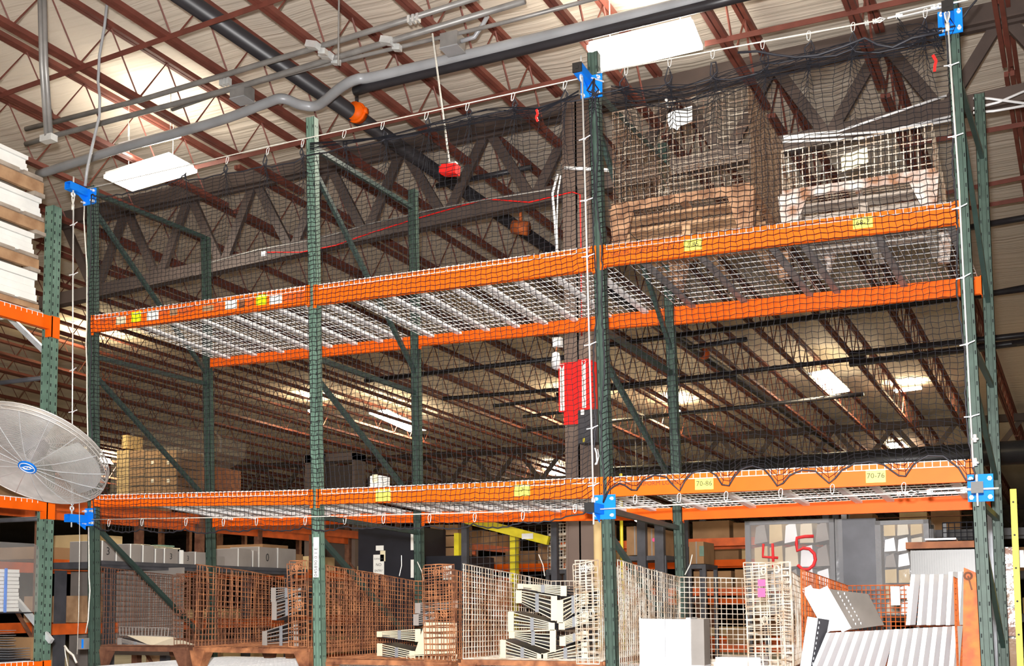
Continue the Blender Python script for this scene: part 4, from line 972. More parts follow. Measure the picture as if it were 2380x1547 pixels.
for (u,v,u2,v2,l) in [(933,1290,928,1338,'above the rust-brown basket'),(970,1305,985,1350,'at the rear post above the rust-brown basket'),(1252,1288,1266,1338,'above the pale left basket'),(1609,1288,1592,1335,'above the pale right basket')]:
    m=MB(); a=at(u2,v2,Y=.9); b=at(u,v,Y=.9); m.tube([a,a.lerp(b,.5)+V((.012,0,0)),b],.004,5); tag(m.build('loose_wire','cable'),'thin bent wire sticking up '+l,'wire')
# ================================================================== rack, boxes and fan at the left edge
XR=-.33
o=thing('upright_frame','pale green upright frame at the left edge, end of the row with white stacks','rack frame',(XR-.05,0,0))
zt=at(125,482,Y=-.05).z
def lpost(x,y0,ztop):
    m=MB(); m.box((x-.10,y0-.10,0),(x,y0-.096,ztop)); m.box((x-.10,y0-.10,0),(x-.096,y0,ztop)); m.box((x-.03,y0-.104,0),(x-.0,y0-.1,ztop)); m.box((x-.1,y0-.104,0),(x-.07,y0-.1,ztop))
    m.box((x-.004,y0-.1,0),(x,y0-.06,ztop)); m.box((x-.004,y0-.04,0),(x,y0,ztop)); m.box((x-.01,y0-.062,0),(x-.006,y0-.038,ztop))
    z=1.0
    while z<ztop-.05:
        for yy in (y0-.08,y0-.02): m.box((x-.002,yy-.006,z),(x+.0012,yy+.006,z+.03),1)
        for xx in (x-.085,x-.015): m.box((xx-.005,y0-.1055,z+.02),(xx+.005,y0-.103,z+.05),1)
        z+=.085
    return m
lpost(XR,0,zt).build('post',['green_pale','slot_dark'],o); lpost(XR-1.1,0,zt).build('post',['green_pale','slot_dark'],o)
for v in (877,1204,1524):
    z=at(108,v,Y=-.03).z; m=MB(); m.tube([(XR-1.1,-.03,z),(XR-.09,-.03,z)],.022,8); m.build('horizontal_brace','post_grey',o,True)
for a,b in (((20,735),(110,822)),((40,1395),(120,1490))):
    p=at(*b,Y=-.05); q=at(*a,Y=-.05); m=MB(); m.bar(q,p,.035,.05); m.build('diagonal_brace','galv',o)
for vt,vb,l in ((737,768,'upper'),(1165,1190,'middle'),(1534,1560,'lower')):
    a=at(126,vt,X=XR); b=at(126,vb,X=XR); o=thing('load_beam','orange %s beam of the left-edge rack, running towards the camera'%l,'beam',(XR,-1.3,b.z))
    m=MB(); m.box((XR-.045,-2.7,b.z),(XR+.004,-.0,a.z)); m.box((XR+.004,-2.7,b.z),(XR+.008,0,b.z+.012)); m.build('beam_body','orange',o)
    m=MB(); m.box((XR-.05,-.115,b.z-.07),(XR+.012,-.085,a.z)); m.box((XR,-.10,b.z-.07),(XR+.012,.0,a.z+.005)); m.build('beam_connector','orange',o)
    o=thing('wire_deck','pale mesh deck resting on the %s beam of the left-edge rack'%l,'shelf deck',(XR-.5,-1.4,a.z))
    m=MB()
    for i in range(40):
        y=-2.6+2.4*i/39; m.tube([(XR+.006,y,a.z-.03),(XR+.006,y,a.z+.004),(XR-1.0,y,a.z+.004)],.003,4,0,False,False)
    for i in range(9): x=XR-1.0*i/8; m.tube([(x,-2.6,a.z+.005),(x,-.2,a.z+.005)],.003,4,0,False,False)
    m.build('mesh','galv_white',o)
zd=at(126,737,X=XR).z+.01
lay=[((95,724),(95,706),'wood'),((89,706),(87,634),'w'),((95,634),(95,598),'wood'),((82,598),(80,542),'w'),((108,560),(108,512),'wood'),((98,512),(97,461),'w'),((106,450),(106,418),'wood'),((70,418),(66,362),'w')]
zprev=zd; k=0
for (a,b,t) in lay:
    p=at(*b,X=XR-.02); ye=p.y; z1=p.z; z0=zprev
    if z1<z0+.03: z1=z0+.05
    if t=='w':
        m=MB(); n=4
        for i in range(n):
            za=z0+(z1-z0)*i/n; zb=z0+(z1-z0)*(i+1)/n-.004; j=.008*((i*7)%3); m.box((XR-1.0,-2.6,za),(XR-.02-j,ye-j,zb))
        tag(m.build('white_stack','white_paper'),'bright white stack of sheets on the left-edge rack, %s from the bottom'%ords[k],'sheet stack','white stacks on the left-edge rack'); k+=1
    else:
        o=thing('wooden_pallet','weathered wooden pallet under the white sheets, %s from the bottom'%ords[k],'pallet',(XR-.5,-1.2,z0),'pallets between the white stacks'); h=z1-z0
        m=MB()
        for i in range(9): y=-2.6+(ye+2.6)*i/9; m.box((XR-1.0,y,z1-h*.2),(XR-.0,y+(ye+2.6)/9-.05,z1))
        m.box((XR-1.0,ye-.14,z0),(XR-.0,ye-.02,z0+h*.2)); m.box((XR-1.0,-1.4,z0),(XR-.0,-1.28,z0+h*.2)); m.build('deck_boards','wood_grey',o)
        for x in (XR-.06,XR-.55,XR-1.0):
            m=MB(); m.box((x,-2.6,z0+h*.2),(x+.04,ye-.02,z1-h*.2)); m.build('stringer','wood',o)
    zprev=z1
# wrapped goods on the lower shelf of the left-edge rack
zb=at(126,1534,X=XR).z+.012
pe=at(86,1400,X=XR-.02); ye=pe.y; zt2=at(60,1262,X=XR-.02).z
o=thing('wrapped_pallet','film-wrapped load with white slats and dark trays at the bottom left corner','wrapped load',(XR-.4,ye-.5,zb))
m=MB(); 
for i in range(11):
    z0=at(40,1420,X=XR-.05).z; z1=at(40,1322,X=XR-.05).z; za=z0+(z1-z0)*i/11; y1=at(46-(i%3),1400,X=XR-.05).y; y0=at(14,1400,X=XR-.05).y
    m.box((XR-.7,y0,za),(XR-.06,y1,za+(z1-z0)/11-.004))
m.build('white_slats','white_paper',o)
m=MB()
for i in range(11):
    za=z0+(z1-z0)*i/11; y1=at(10-(i%3),1400,X=XR-.05).y; m.box((XR-.7,y1-.35,za),(XR-.06,y1,za+(z1-z0)/11-.004))
m.build('white_slats','white_paper',o)
zm=at(60,1422,X=XR-.03).z
m=MB(); m.box((XR-.75,ye-1.5,zb),(XR-.06,ye-.02,zb+.012)); m.box((XR-.75,ye-1.5,zm-.01),(XR-.05,ye-.02,zm)); m.box((XR-.74,ye-1.5,zb),(XR-.7,ye-.02,zm)); m.build('tray_case','black_box',o)
m=MB()
for i in range(5):
    z=zb+.02+.022*i; m.box((XR-.6,at(20,1500,X=XR-.06).y,z),(XR-.055,ye-.03,z+.004))
for i in range(7):
    z=zb+.14+.022*i; y=at(10+8,1450,X=XR-.06).y; m.box((XR-.6,y,z),(XR-.055,y+.09-.02*(i%2),z+.004))
m.build('grey_trays','sheet_grey',o)
m=MB(); pl=[(ye-1.6,zm),(ye,zm),(ye,zt2-.06),(ye-.015,zt2-.02),(ye-.06,zt2),(ye-1.6,zt2)]
m.prism([(XR-.012,y,z) for y,z in pl],(.003,0,0)); m.prism([(XR-.76,y,z) for y,z in pl],(.003,0,0)); m.build('clear_film','film',o)
m=MB(); y=at(12,1400,X=XR-.04).y; m.box((XR-.05,y-.008,zm),(XR-.03,y+.008,at(12,1320,X=XR-.04).z)); m.build('blue_strap','blue',o)
a=at(88,1480,X=XR-.1); b=at(120,1480,X=XR-.1); m=MB(); m.box((XR-.5,a.y,zb),(XR-.1,min(b.y,-.13),a.z)); tag(m.build('cardboard_box','cardboard'),'brown carton beside the pale green post at the bottom left','carton')
m=MB(); P=[at(u,v,Y=-.2) for u,v in [(150,1500),(158,1512),(170,1522),(178,1540)]]; m.tube(P,.010,8); m.tube([P[0],at(152,1520,Y=-.2),at(158,1550,Y=-.2)],.005,6); tag(m.build('knotted_cord','cable',None,True),'knotted pale cord at the foot of the pale green post','cord')

# fan
fc=at(78,1057,Y=-.75); RF=170*(fc-CAM).dot(fw)/F_PX
tc=(CAM-fc).normalized(); idr=(rt*-.45-up*.89); idr=(idr-tc*idr.dot(tc)).normalized(); th=math.radians(57.8)
nf=(tc*math.cos(th)+idr*math.sin(th)).normalized()
fa_=nf.cross(ZA).normalized(); fb_=nf.cross(fa_)
fan=thing('wall_fan','large round grey industrial fan with a blue badge at the left edge','fan',fc)
def ring_pt(r,a,h): return fc+fa_*(math.cos(a)*r)+fb_*(math.sin(a)*r)+nf*h
def dome(r,s): return s*(.09*(1-(r/RF)**2.2)+.035)
m=MB()
for s in (1,-1):
    for i in range(52):
        r=RF*(.12+.88*i/51); n=40; m.tube([ring_pt(r,2*PI*k/n,dome(r,s)) for k in range(n)],.0024,3,0,True)
    if s==1: m.build('front_grille','mesh_grey',fan); m=MB()
m.build('rear_grille','mesh_grey',fan)
m=MB()
for s in (1,-1):
    for k in range(16):
        a=2*PI*k/16; m.tube([ring_pt(RF*t,a,dome(RF*t,s)+.003*s) for t in (.1,.4,.7,.9,1)],.0036,4)
m.build('grille_spokes','galv',fan)
m=MB()
for h in (-.035,0,.035): m.tube([ring_pt(RF*1.005,2*PI*k/48,h) for k in range(48)],.006,6,0,True)
m.build('rim','mesh_grey',fan,True)
for b in range(3):
    a0=2*PI*b/3+.5; m=MB(); vs=[];nu,nv=6,12
    for i in range(nu+1):
        r=RF*(.12+.8*i/nu)
        for j in range(nv+1):
            w_=1.7 if i>1 else 1.0+.35*i; a=a0+(j/nv-.5)*w_; vs.append(ring_pt(r,a,.035*(j/nv-.5)*2))
    fs=[(i*(nv+1)+j,(i+1)*(nv+1)+j,(i+1)*(nv+1)+j+1,i*(nv+1)+j+1) for i in range(nu) for j in range(nv)]
    n0=len(vs); vs+=[v_+nf*.004 for v_ in vs]; fs+=[tuple(n0+q for q in f[::-1]) for f in fs]
    m.add(vs,fs); m.build('blade','blade_silver',fan,True)
m=MB(); m.tube([fc-nf*.16,fc-nf*.02],[.09,.09],16); m.tube([fc-nf*.02,fc+nf*.03],.05,14); m.build('motor','post_grey',fan,True)
m=MB(); hb=fc+nf*(dome(0,1)+.004); m.tube([hb,hb+nf*.012],RF*.125,24); bdg=m.build('badge','blue',fan)
m=MB(); m.torus(hb+nf*.014,nf,RF*.10,.004,24,6); m.tube([hb+nf*.012+fa_*(x_*.01) +fb_*(.012*math.sin(x_*1.1)) for x_ in range(-5,6)],.004,5); m.torus(hb+nf*.014+fb_*.0,nf,RF*.06,.004,20,5,0,.5); m.build('badge_lettering','white_paper',bdg)
m=MB(); bk=fc-nf*.16; w0=V((XR+.02,-.06,bk.z)); m.tube([bk,V((XR+.08,-.3,bk.z)),w0],.022,8); m.build('mounting_arm','post_grey',fan,True)
m=MB(); 
for i in range(9): 
    q=at(168,1122+6*i,Y=VY-.02); m.torus(q,(1,.3*(i%2),0),.014,.004,10,4,0,1)
tag(m.build('chain','zinc'),'short silver chain seen through the lower edge of the fan','chain')

# ================================================================== deep background
def cbox(name,label,cat,u0,v0,u1,v1,Y,dep,mt,group=None,part=None):
    a=at(u0,v1,Y=Y); b=at(u1,v0,Y=Y); m=MB(); m.box((a.x,Y,a.z),(b.x,Y+dep,b.z)); o=m.build(name,mt); return tag(o,label,cat,group)
def ctn(label,u0,v0,u1,v1,Y,dep,mt,group=None,name='cardboard_box',cat='carton',tape=True):
    a=at(u0,v1,Y=Y); a.z=0 if name=='black_cabinet' else a.z; b=at(u1,v0,Y=Y); o=thing(name,label,cat,((a.x+b.x)/2,Y+dep/2,a.z),group)
    m=MB(); m.box((a.x,Y,a.z),(b.x,Y+dep,b.z)); m.build('carton_body',mt,o)
    if tape:
        m=MB(); x=(a.x+b.x)/2; w_=(b.x-a.x)*.04; m.box((x-w_,Y-.003,a.z),(x+w_,Y,b.z)); m.box((x-w_,Y,b.z),(x+w_,Y+dep,b.z+.003)); m.build('tape','carton_grey',o)
    return o
def lbl(parent,u0,v0,u1,v1,Y,mt='white_paper',txt=None,name='label'):
    a=at(u0,v1,Y=Y); b=at(u1,v0,Y=Y); m=MB(); m.box((a.x,Y-.006,a.z),(b.x,Y-.002,b.z))
    if txt:
        n=len(txt)
        for i,t in enumerate(txt): m.text(t,((a.x+b.x)/2,Y-.0065,b.z-(b.z-a.z)*(i+.7)/(n+.4)),(1,0,0),(0,0,1),min((b.z-a.z)/(n+1)*.8,(b.x-a.x)/max(len(t),1)*1.25),1)
    return m.build(name,[mt,'ink'],parent)
# --- grey panels behind the first basket
o=cbox('metal_cabinet','tall grey metal panel standing behind the first upright at the bottom left','panel',158,1318,216,1600,2.3,.06,'grey_metal')
o=cbox('grey_board','large grey board behind the dark rusty basket','board',226,1318,425,1520,2.35,.03,'carton_grey')
# --- row of grey cartons on a dark ledge, running away
XL=-1.05
def xa(u,v,X=XL): return at(u,v,X=X)
a=xa(226,1300);b=xa(705,1322)
m=MB(); m.box((XL-.8,a.y,a.z-.09),(XL+.05,b.y,a.z-.02)); m.box((XL+.05,a.y,a.z-.05),(XL+.07,b.y,a.z-.01)); 
for yy in (a.y+.2,(a.y+b.y)/2,b.y-.3): m.box((XL-.1,yy,0),(XL,yy+.08,a.z-.09)); m.box((XL-.8,yy,0),(XL-.7,yy+.08,a.z-.09))
ledge=tag(m.build('long_bench','post_grey'),'long dark bench edge carrying the row of grey cartons','bench')
zl=a.z-.018
cs=[(235,266,'3'),(268,298,''),(301,328,''),(330,358,''),(359,379,''),(380,414,'3'),(423,450,'3'),(452,490,''),(492,522,''),(552,584,''),(586,598,''),(600,642,'0'),(644,688,'')]
for i,(u0,u1,t) in enumerate(cs):
    p=at(u0,1290,X=XL);q=at(u1,1290,X=XL); h=at(u1,[1258,1266,1265,1268,1276,1276,1283,1284,1293,1276,1280,1273,1276][i],X=XL).z
    o=thing('grey_carton','grey-brown carton on the long dark bench, %s from the left'%(ords+['thirteenth'])[i],'carton',(XL-.2,(p.y+q.y)/2,zl),'grey cartons on the bench')
    m=MB(); m.box((XL-.45,p.y+.01,zl),(XL,q.y-.005,h)); m.build('carton_body','carton_grey',o)
    m=MB(); m.box((XL-.45,p.y+.01,h),(XL+.003,p.y+.03,h+.002)); m.box((XL,p.y+.005,zl),(XL+.003,p.y+.02,h)); m.build('carton_edge','white_paper',o)
    if t: m=MB(); m.text(t,(XL+.003,(p.y+q.y)/2,(zl+h)/2),(0,1,0),(0,0,1),(h-zl)*.55,0); m.build('handwritten_mark','ink',o)
m=MB(); p=at(418,1300,X=XL+.02); m.box((XL+.01,p.y,zl),(XL+.03,p.y+.05,at(418,1278,X=XL).z)); tag(m.build('white_strip','white_paper'),'white strip between the marked cartons on the bench','strip')
m=MB(); 
for i in range(5): p=at(305+18*i,1266+2*i,X=XL-.1); m.box((XL-.4,p.y,p.z),(XL-.05,p.y+.25,p.z+.012))
tag(m.build('paper_sheets','cream_paper'),'loose beige sheets lying on the grey cartons','paper'); p=at(385,1270,X=XL-.1); m=MB(); m.box((XL-.3,p.y-.1,p.z),(XL-.1,p.y+.15,p.z+.02)); tag(m.build('green_cloth','green_pale'),'small green cloth lying on the grey cartons','cloth')
# --- background storage racks (posts, beams, goods), each running away or across
def brack(label,p0,dx,dy,nb,bw,dep,levels,ztop,pm,bm,goods,seed,gl,gm=('cardboard','carton_pale','wood'),vis=.85,sz=(.45,.7),hh=(.35,.45)):
    """p0 = near front corner on the floor; (dx,dy) unit run direction"""
    rr=random.Random(seed); d=V((dx,dy,0)); nrm=V((-dy,dx,0)); p0=V(p0)
    o=thing('storage_rack',label,'storage rack',p0)
    for i in range(nb+1):
        for s in (0,1):
            q=p0+d*bw*i+nrm*dep*s; m=MB(); m.bar(q,q+V((0,0,ztop)),.09,.09,(dx,dy,0)); m.build('post',pm,o)
        m=MB(); q=p0+d*bw*i; 
        for k in range(int(ztop//1.2)): m.bar(q+V((0,0,.3+1.2*k)),q+nrm*dep+V((0,0,.3+1.2*(k+1))),.03,.03)
        m.build('frame_brace',pm,o)
    for z in levels:
        for i in range(nb):
            for s in (0,1):
                m=MB(); q=p0+d*bw*i+nrm*dep*s; m.bar(q+V((0,0,z-.06)),q+d*bw+V((0,0,z-.06)),.05,.12); m.build('beam',bm,o)
    k=0
    for z in levels:
        for i in range(nb):
            x=.08
            while x<bw-.4:
                w_=sz[0]+(sz[1]-sz[0])*rr.random()
                if rr.random()<vis:
                    h=hh[0]+hh[1]*rr.random(); q=p0+d*(bw*i+x)+nrm*.06+V((0,0,z+.005)); e=min(w_,bw-.1-x)
                    m=MB(); c=q+d*e/2+nrm*(dep*.45)+V((0,0,h/2)); m.obox(c,d*e/2,nrm*dep*.4,V((0,0,h/2)))
                    g=m.build('carton',gm[int(rr.random()*len(gm))]); tag(g,gl,'carton',gl); k+=1
                x+=w_+.06
    return o
brack('orange beam rack with dark red posts running away behind the left bay',(-1.75,1.2,0),0,1,5,2.6,1.0,[1.15,1.75,2.45,3.1],3.4,'rust_dark','orange_dull','x',5,'carton or pallet load on the orange rack running away at the left',('carton_pale','wood','cardboard'),.6,(.5,.9),(.12,.22))
brack('orange beam rack across the aisle behind the first two bays',(-5.5,12.5,0),1,0,4,2.7,1.1,[1.3,2.0,2.7],3.2,'rust_dark','orange','x',6,'pale load on the orange rack across the far aisle',('carton_pale','wood','cardboard'),.6,(.5,.9),(.12,.3))
brack('dark post rack with cartons behind the column',(1.2,9.0,0),1,0,2,2.1,1.1,[1.3,2.15,2.9],3.3,'post_grey','orange_dull','x',8,'carton on the dark rack behind the column',('cardboard','wood','cardboard'),.6,(.4,.6),(.2,.35))
brack('blue-grey steel rack far behind the pale right basket',(5.3,12,0),1,0,3,2.3,1.2,[1.0,1.7,2.4,3.1],3.6,'sheet_grey','post_grey','x',9,'small carton on the blue-grey rack',('cardboard','carton_pale'),.4,(.3,.5),(.2,.25))
brack('dark rack at the far right edge of the photo behind the last upright',(11.0,9,0),0,1,3,2.6,1.2,[.9,1.7,2.6,3.6],4.6,'post_grey','orange_dull','x',10,'carton on the dark rack at the far right',('cardboard','wood_red'),.9)
# --- wrapped load high at the left behind the net
o=thing('pallet_load','tall film-wrapped pallet of pale cartons glowing behind the first upright','pallet load',at(340,1140,Y=12))
for r_ in range(5):
    for c_ in range(4):
        u0=264+37*c_;v0=1045+21*r_; a=at(u0,v0+20,Y=12-.1*(c_<1)); b=at(u0+35,v0,Y=12); m=MB(); m.box((a.x,12,a.z),(b.x,12.9,b.z)); m.build('carton',['carton_pale','cardboard','cardboard','cardboard'][c_],o)
        if r_%2 and c_>1:
            m=MB(); x=(a.x+b.x)/2; m.box((x-.05,11.99,a.z+.06),(x+.03,11.997,a.z+.14)); m.build('carton_label','white_paper',o)
a=at(262,1150,Y=12); b=at(415,1042,Y=12); m=MB(); m.box((a.x-.03,11.95,a.z),(b.x+.03,12.95,b.z+.03)); m.build('stretch_film','film',o)
cbox('carton_stack','narrow pale carton column on top of the wrapped pallet behind the first upright','carton',283,1010,296,1042,12,.5,'carton_pale')
ctn('dark low load under the film-wrapped bundle behind the rear post',330,1084,500,1147,13.8,1.0,'wood_red',name='dark_crate',cat='crate',tape=False)
m=MB(); P=[at(u,v,Y=14) for u,v in [(306,990),(360,985),(440,992),(512,1018),(510,1055),(470,1082),(360,1085),(318,1060),(300,1020)]]; m.prism(P,(0,1.0,0)); tag(m.build('wrapped_roll','film'),'large round film-wrapped bundle with glints behind the rear post','wrapped load')
m=MB(); P=[at(u,v,Y=13.9) for u,v in [(303,995),(318,1035),(350,1068)]]; m.tube(P,.03,6); P=[at(u,v,Y=13.9) for u,v in [(498,1000),(514,1020),(512,1050)]]; m.tube(P,.03,6); tag(m.build('shiny_edge','film_frost'),'shiny plastic edges of the wrapped bundle','plastic film')
o=thing('support_shelf','dark shelf rack carrying the wrapped bundle and glowing pallet','shelf',at(380,1160,Y=13))
a=at(240,1160,Y=12); b=at(520,1146,Y=12); m=MB(); m.box((a.x,11.9,a.z),(b.x,15,b.z)); m.build('shelf_board','wood_red',o)
for x in (a.x,(a.x+b.x)/2,b.x-.1):
    for y in (11.9,14.9): m=MB(); m.box((x,y,0),(x+.1,y+.1,a.z)); m.build('post','rust_dark',o)
# --- brown steel door frame / column at centre left
o=thing('steel_column','brown steel column far behind the second upright','column',at(730,1400,Y=9))
a=at(705,1547,Y=9); b=at(756,1052,Y=9); m=MB(); m.box((a.x,9,0),(b.x,9.4,b.z)); m.build('column_shaft','column',o)
a=at(706,1060,Y=9); b=at(826,1050,Y=9); m=MB(); m.box((a.x,9.0,a.z-.12),(b.x,9.35,b.z)); m.box((at(818,1100,Y=9).x,9,0),(b.x,9.35,a.z)); m.build('frame_arm','column',o)
cbox('metal_sheet','dark brown panel inside the brown steel frame left of centre','panel',757,1080,817,1400,9.05,.1,'wall_dark')
# --- black cabinets with notices
o=ctn('black cabinet with taped white notices behind the rust-brown basket',832,1222,962,1420,6.2,1.0,'black_box',name='black_cabinet',cat='cabinet',tape=False)
lbl(o,868,1288,893,1336,6.2,'white_paper',['DANGER','NO','ENTRY']); lbl(o,874,1267,892,1279,6.2); lbl(o,884,1279,896,1304,6.2,'cream_paper')
o=ctn('black cabinet with one printed notice right of the rear post',990,1290,1080,1420,6.4,1.0,'black_box',name='black_cabinet',cat='cabinet',tape=False)
lbl(o,1031,1313,1050,1347,6.4,'white_paper',['DANGER','NO','ENTRY']); lbl(o,955,1238,962,1278,6.15); lbl(o,955,1300,962,1342,6.15)
o=ctn('white carton with a pale top standing on the lower shelf of the middle bay',860,1104,884,1136,.5,.16,'white_paper',name='small_carton',cat='carton',tape=False)
lbl(o,866,1102,878,1122,.5,'cream_paper')
# --- mesh partition behind the pale left basket with yellow beam
m=MB(); panel(m,at(1080,1420,Y=5.6),at(1290,1420,Y=5.6),at(1290,1215,Y=5.6),at(1080,1235,Y=5.6),.09,.09,.004,0); o=thing('mesh_partition','dark wire mesh partition behind the pale left basket','partition',at(1180,1420,Y=5.6)); m.build('mesh','post_grey',o)
p=at(1085,1207,Y=5.5); q=at(1275,1256,Y=5.5); m=MB(); m.bar(p,q,.08,.11); m.build('yellow_beam','yellow_paint',o)
for u in (1082,1290):
    p=at(u,1230,Y=5.55); m=MB(); m.box((p.x-.04,5.5,0),(p.x+.04,5.58,p.z+.1)); m.build('post','post_grey',o)
m=MB(); p=at(1214,1247,Y=5.4); q=at(1240,1240,Y=5.4); m.box((p.x,5.38,p.z-.03),(q.x,5.39,p.z+.04)); m.build('beam_label','white_paper',o)
for i,u in enumerate((1057,1190)): cbox('yellow_post','short yellow post behind the mesh partition, %s one'%('left','right')[i],'post',u,1238,u+9,2100,6.6,.1,'yellow_paint')
for r_ in range(3):
    for c_ in range(2):
        cbox('cardboard_box','brown carton stacked behind the mesh partition, row %s, %s'%(('top','middle','bottom')[r_],('left','right')[c_]),'carton',1000+34*c_,1218+27*r_,1030+34*c_,1243+27*r_,7.4,.5,'cardboard')
for r_ in range(4):
    m=MB(); Y=7.0; a=at(1273,1240+27*r_,Y=Y); b=at(1316,1216+27*r_,Y=Y); panel(m,(a.x,Y,a.z),(b.x,Y,a.z),(b.x,Y,b.z),(a.x,Y,b.z),.05,.05,.004,0); panel(m,(a.x,Y+.6,a.z),(b.x,Y+.6,a.z),(b.x,Y+.6,b.z),(a.x,Y+.6,b.z),.05,.05,.004,0)
    m.box((a.x,Y,a.z-.02),(b.x,Y+.6,a.z-.005)); tag(m.build('small_basket','wire_galv'),'small wire basket in the stack left of the brown column, %s from the top'%ords[r_],'wire basket','stacked small baskets')
# --- right of the column
m=MB(); a=at(1390,1305,Y=3.6); b=at(1390,1205,Y=3.6); m.tube([(a.x,3.6,0),(a.x,3.6,b.z+.3)],.045,14); tag(m.build('cream_pipe','carton_pale',None,True),'cream wrapped vertical pipe just left of the middle upright','pipe')
m=MB(); p=at(1444,1200,Y=4.5); m.tube([(p.x,4.5,0),(p.x,4.5,p.z+.5)],.02,8); tag(m.build('yellow_rod','yellow_paint'),'thin yellow rod just right of the middle upright','rod')
for (u0,v0,u1,v1,l) in [(1457,1222,1494,1290,'left one'),(1497,1228,1533,1292,'right one with a pink mark')]:
    o=ctn('large brown carton right of the middle upright, '+l,u0,v0,u1,v1,6.0,.8,'cardboard')
    if u0>1480: m=MB(); c=at(1520,1254,Y=6.0); m.disc(c+V((0,-.004,0)),(0,1,0),.025,.004,12); m.build('pink_dot','pink',o)
for u in (1493,1535):
    cbox('dark_post','dark steel post between the large cartons and the rear post, %s one'%('left' if u<1500 else 'right'),'post',u,1200,u+6,2100,5.9,.1,'post_grey')
o=ctn('small brown carton with green tape right of the rear post',1602,1258,1635,1310,7,.6,'cardboard'); lbl(o,1626,1268,1636,1292,7,'green_pale')
lp=lamp('small ceiling lamp glimpsed below the lower beam, right of the middle upright',[(1465,1202),(1490,1200),(1510,1213),(1486,1216)],3.9,True,bright=.2)
# --- film-wrapped loads with sprayed figures
def wrapped(label,u0,v0,u1,v1,Y,dep,figs,seed,cols,rows):
    rr=random.Random(seed); a=at(u0,v1,Y=Y); b=at(u1,v0,Y=Y); o=thing('wrapped_rack',label,'wrapped load',((a.x+b.x)/2,Y,0))
    m=MB()
    for x in (a.x,b.x-.05): m.box((x,Y,0),(x+.05,Y+.05,b.z)); m.box((x,Y+dep,0),(x+.05,Y+dep+.05,b.z))
    m.box((a.x,Y,b.z-.04),(b.x,Y+.05,b.z)); m.box((a.x,Y+dep,b.z-.04),(b.x,Y+dep+.05,b.z)); m.build('frame','post_grey',o)
    w_=(b.x-a.x-.12)/cols; h=(b.z-a.z)/rows
    for c in range(cols):
        for r in range(rows):
            x=a.x+.06+w_*c; z=a.z+h*r; k=rr.random(); sk=(rr.random()-.5)*.3*h; m=MB()
            m.prism([(x+.01,Y+.12,z+.01),(x+w_*.94,Y+.12,z+.01+max(0,sk)),(x+w_*(.94-.2*k),Y+.12,z+h*.95),(x+w_*.15*k+.01,Y+.12,z+h*(.9-.15*k))],(0,dep*.6,0)); m.build('bent_part',['carton_pale','sheet_beige','white_metal','carton_grey'][int(k*4)%4],o)
    m=MB(); m.sheet([(a.x,Y-.01,a.z),(b.x,Y-.01,a.z),(b.x,Y-.01,b.z),(a.x,Y-.01,b.z)],.003); m.sheet([(b.x+.01,Y,a.z),(b.x+.01,Y+dep,a.z),(b.x+.01,Y+dep,b.z),(b.x+.01,Y,b.z)],.003); m.build('stretch_film','film_frost',o)
    for (t,uc,vc,hp) in figs:
        c=at(uc,vc,Y=Y-.016); s=hp*(c-CAM).dot(fw)/F_PX*1.35
        q=MB(); rr_=.012
        if t=='5': P=[(.32,.52),(0,.52),(-.30,.48),(-.32,.3),(-.30,.08),(-.08,.16),(.15,.13),(.32,-.02),(.36,-.2),(.28,-.38),(.1,-.5),(-.12,-.5),(-.3,-.36)]
        else: P=[(-.3,.45),(-.34,-.05),(.36,-.1)]
        f2=lambda p:c+V((p[0]*s*.62,0,p[1]*s*.75))
        q.tube([f2(p) for p in P],rr_*s*3.2,8)
        if t=='4': q.tube([f2((.12,.45)),f2((.14,-.5))],rr_*s*3.2,8)
        q.build('sprayed_figure','red_paint_mark',o,True)
    return o
wrapped('film-wrapped load of pale bent parts sprayed with red figures 4 and 5',1736,1204,1938,1430,3.9,1.0,[('4',1790,1290,60),('5',1872,1285,74)],4,5,4)
o=thing('dark_cabinet','dark shiny film-covered cabinet side between the two wrapped loads','cabinet',at(1985,1430,Y=4.2))
a=at(1940,1430,Y=4.1); b=at(2035,1203,Y=4.1); m=MB(); m.box((a.x,4.1,0),(b.x,4.9,b.z)); m.build('cabinet_body','sheet_dark',o)
m=MB(); m.box((a.x,4.09,a.z),(a.x+.1,4.098,b.z)); m.build('film_strip','film_frost',o)
wrapped('film-wrapped load of white curved parts right of the dark cabinet',2040,1206,2158,1430,3.6,.9,[],9,3,6)
o=thing('ribbed_bin','ribbed translucent bin with a dark lid behind the white channels','bin',at(2190,1340,Y=2.6))
a=at(2120,1400,Y=2.6); b=at(2290,1275,Y=2.6); m=MB(); m.box((a.x,2.6,a.z-.6),(b.x,3.3,b.z))
for i in range(30): x=a.x+(b.x-a.x)*i/30; m.box((x,2.588,a.z-.5),(x+.012,2.6,b.z-.02))
m.build('bin_body','bin_plastic',o)
m=MB(); p=at(2105,1275,Y=2.55); q=at(2290,1255,Y=2.55); m.box((p.x,2.55,p.z),(q.x,3.35,q.z)); m.build('lid','wood_red',o)
m=MB(); p=at(2150,1255,Y=2.6); q=at(2222,1249,Y=2.6); m.box((p.x,2.6,p.z),(q.x,3.2,q.z)); m.build('top_sheet','white_metal',o)
m=MB(); m.box((a.x,2.7,0),(a.x+.08,3.2,a.z-.6)); m.box((b.x-.08,2.7,0),(b.x,3.2,a.z-.6)); m.build('stand','post_grey',o)
m=MB(); a=at(2192,1260,Y=5.5); b=at(2275,1212,Y=5.5); panel(m,(a.x,5.5,a.z),(b.x,5.5,a.z),(b.x,5.5,b.z),(a.x,5.5,b.z),.06,.06,.005,0); m.box((a.x,5.5,0),(a.x+.04,5.54,b.z)); m.box((b.x-.04,5.5,0),(b.x,5.54,b.z)); tag(m.build('mesh_cage','black_box'),'dark mesh cage behind the lidded bin','cage')
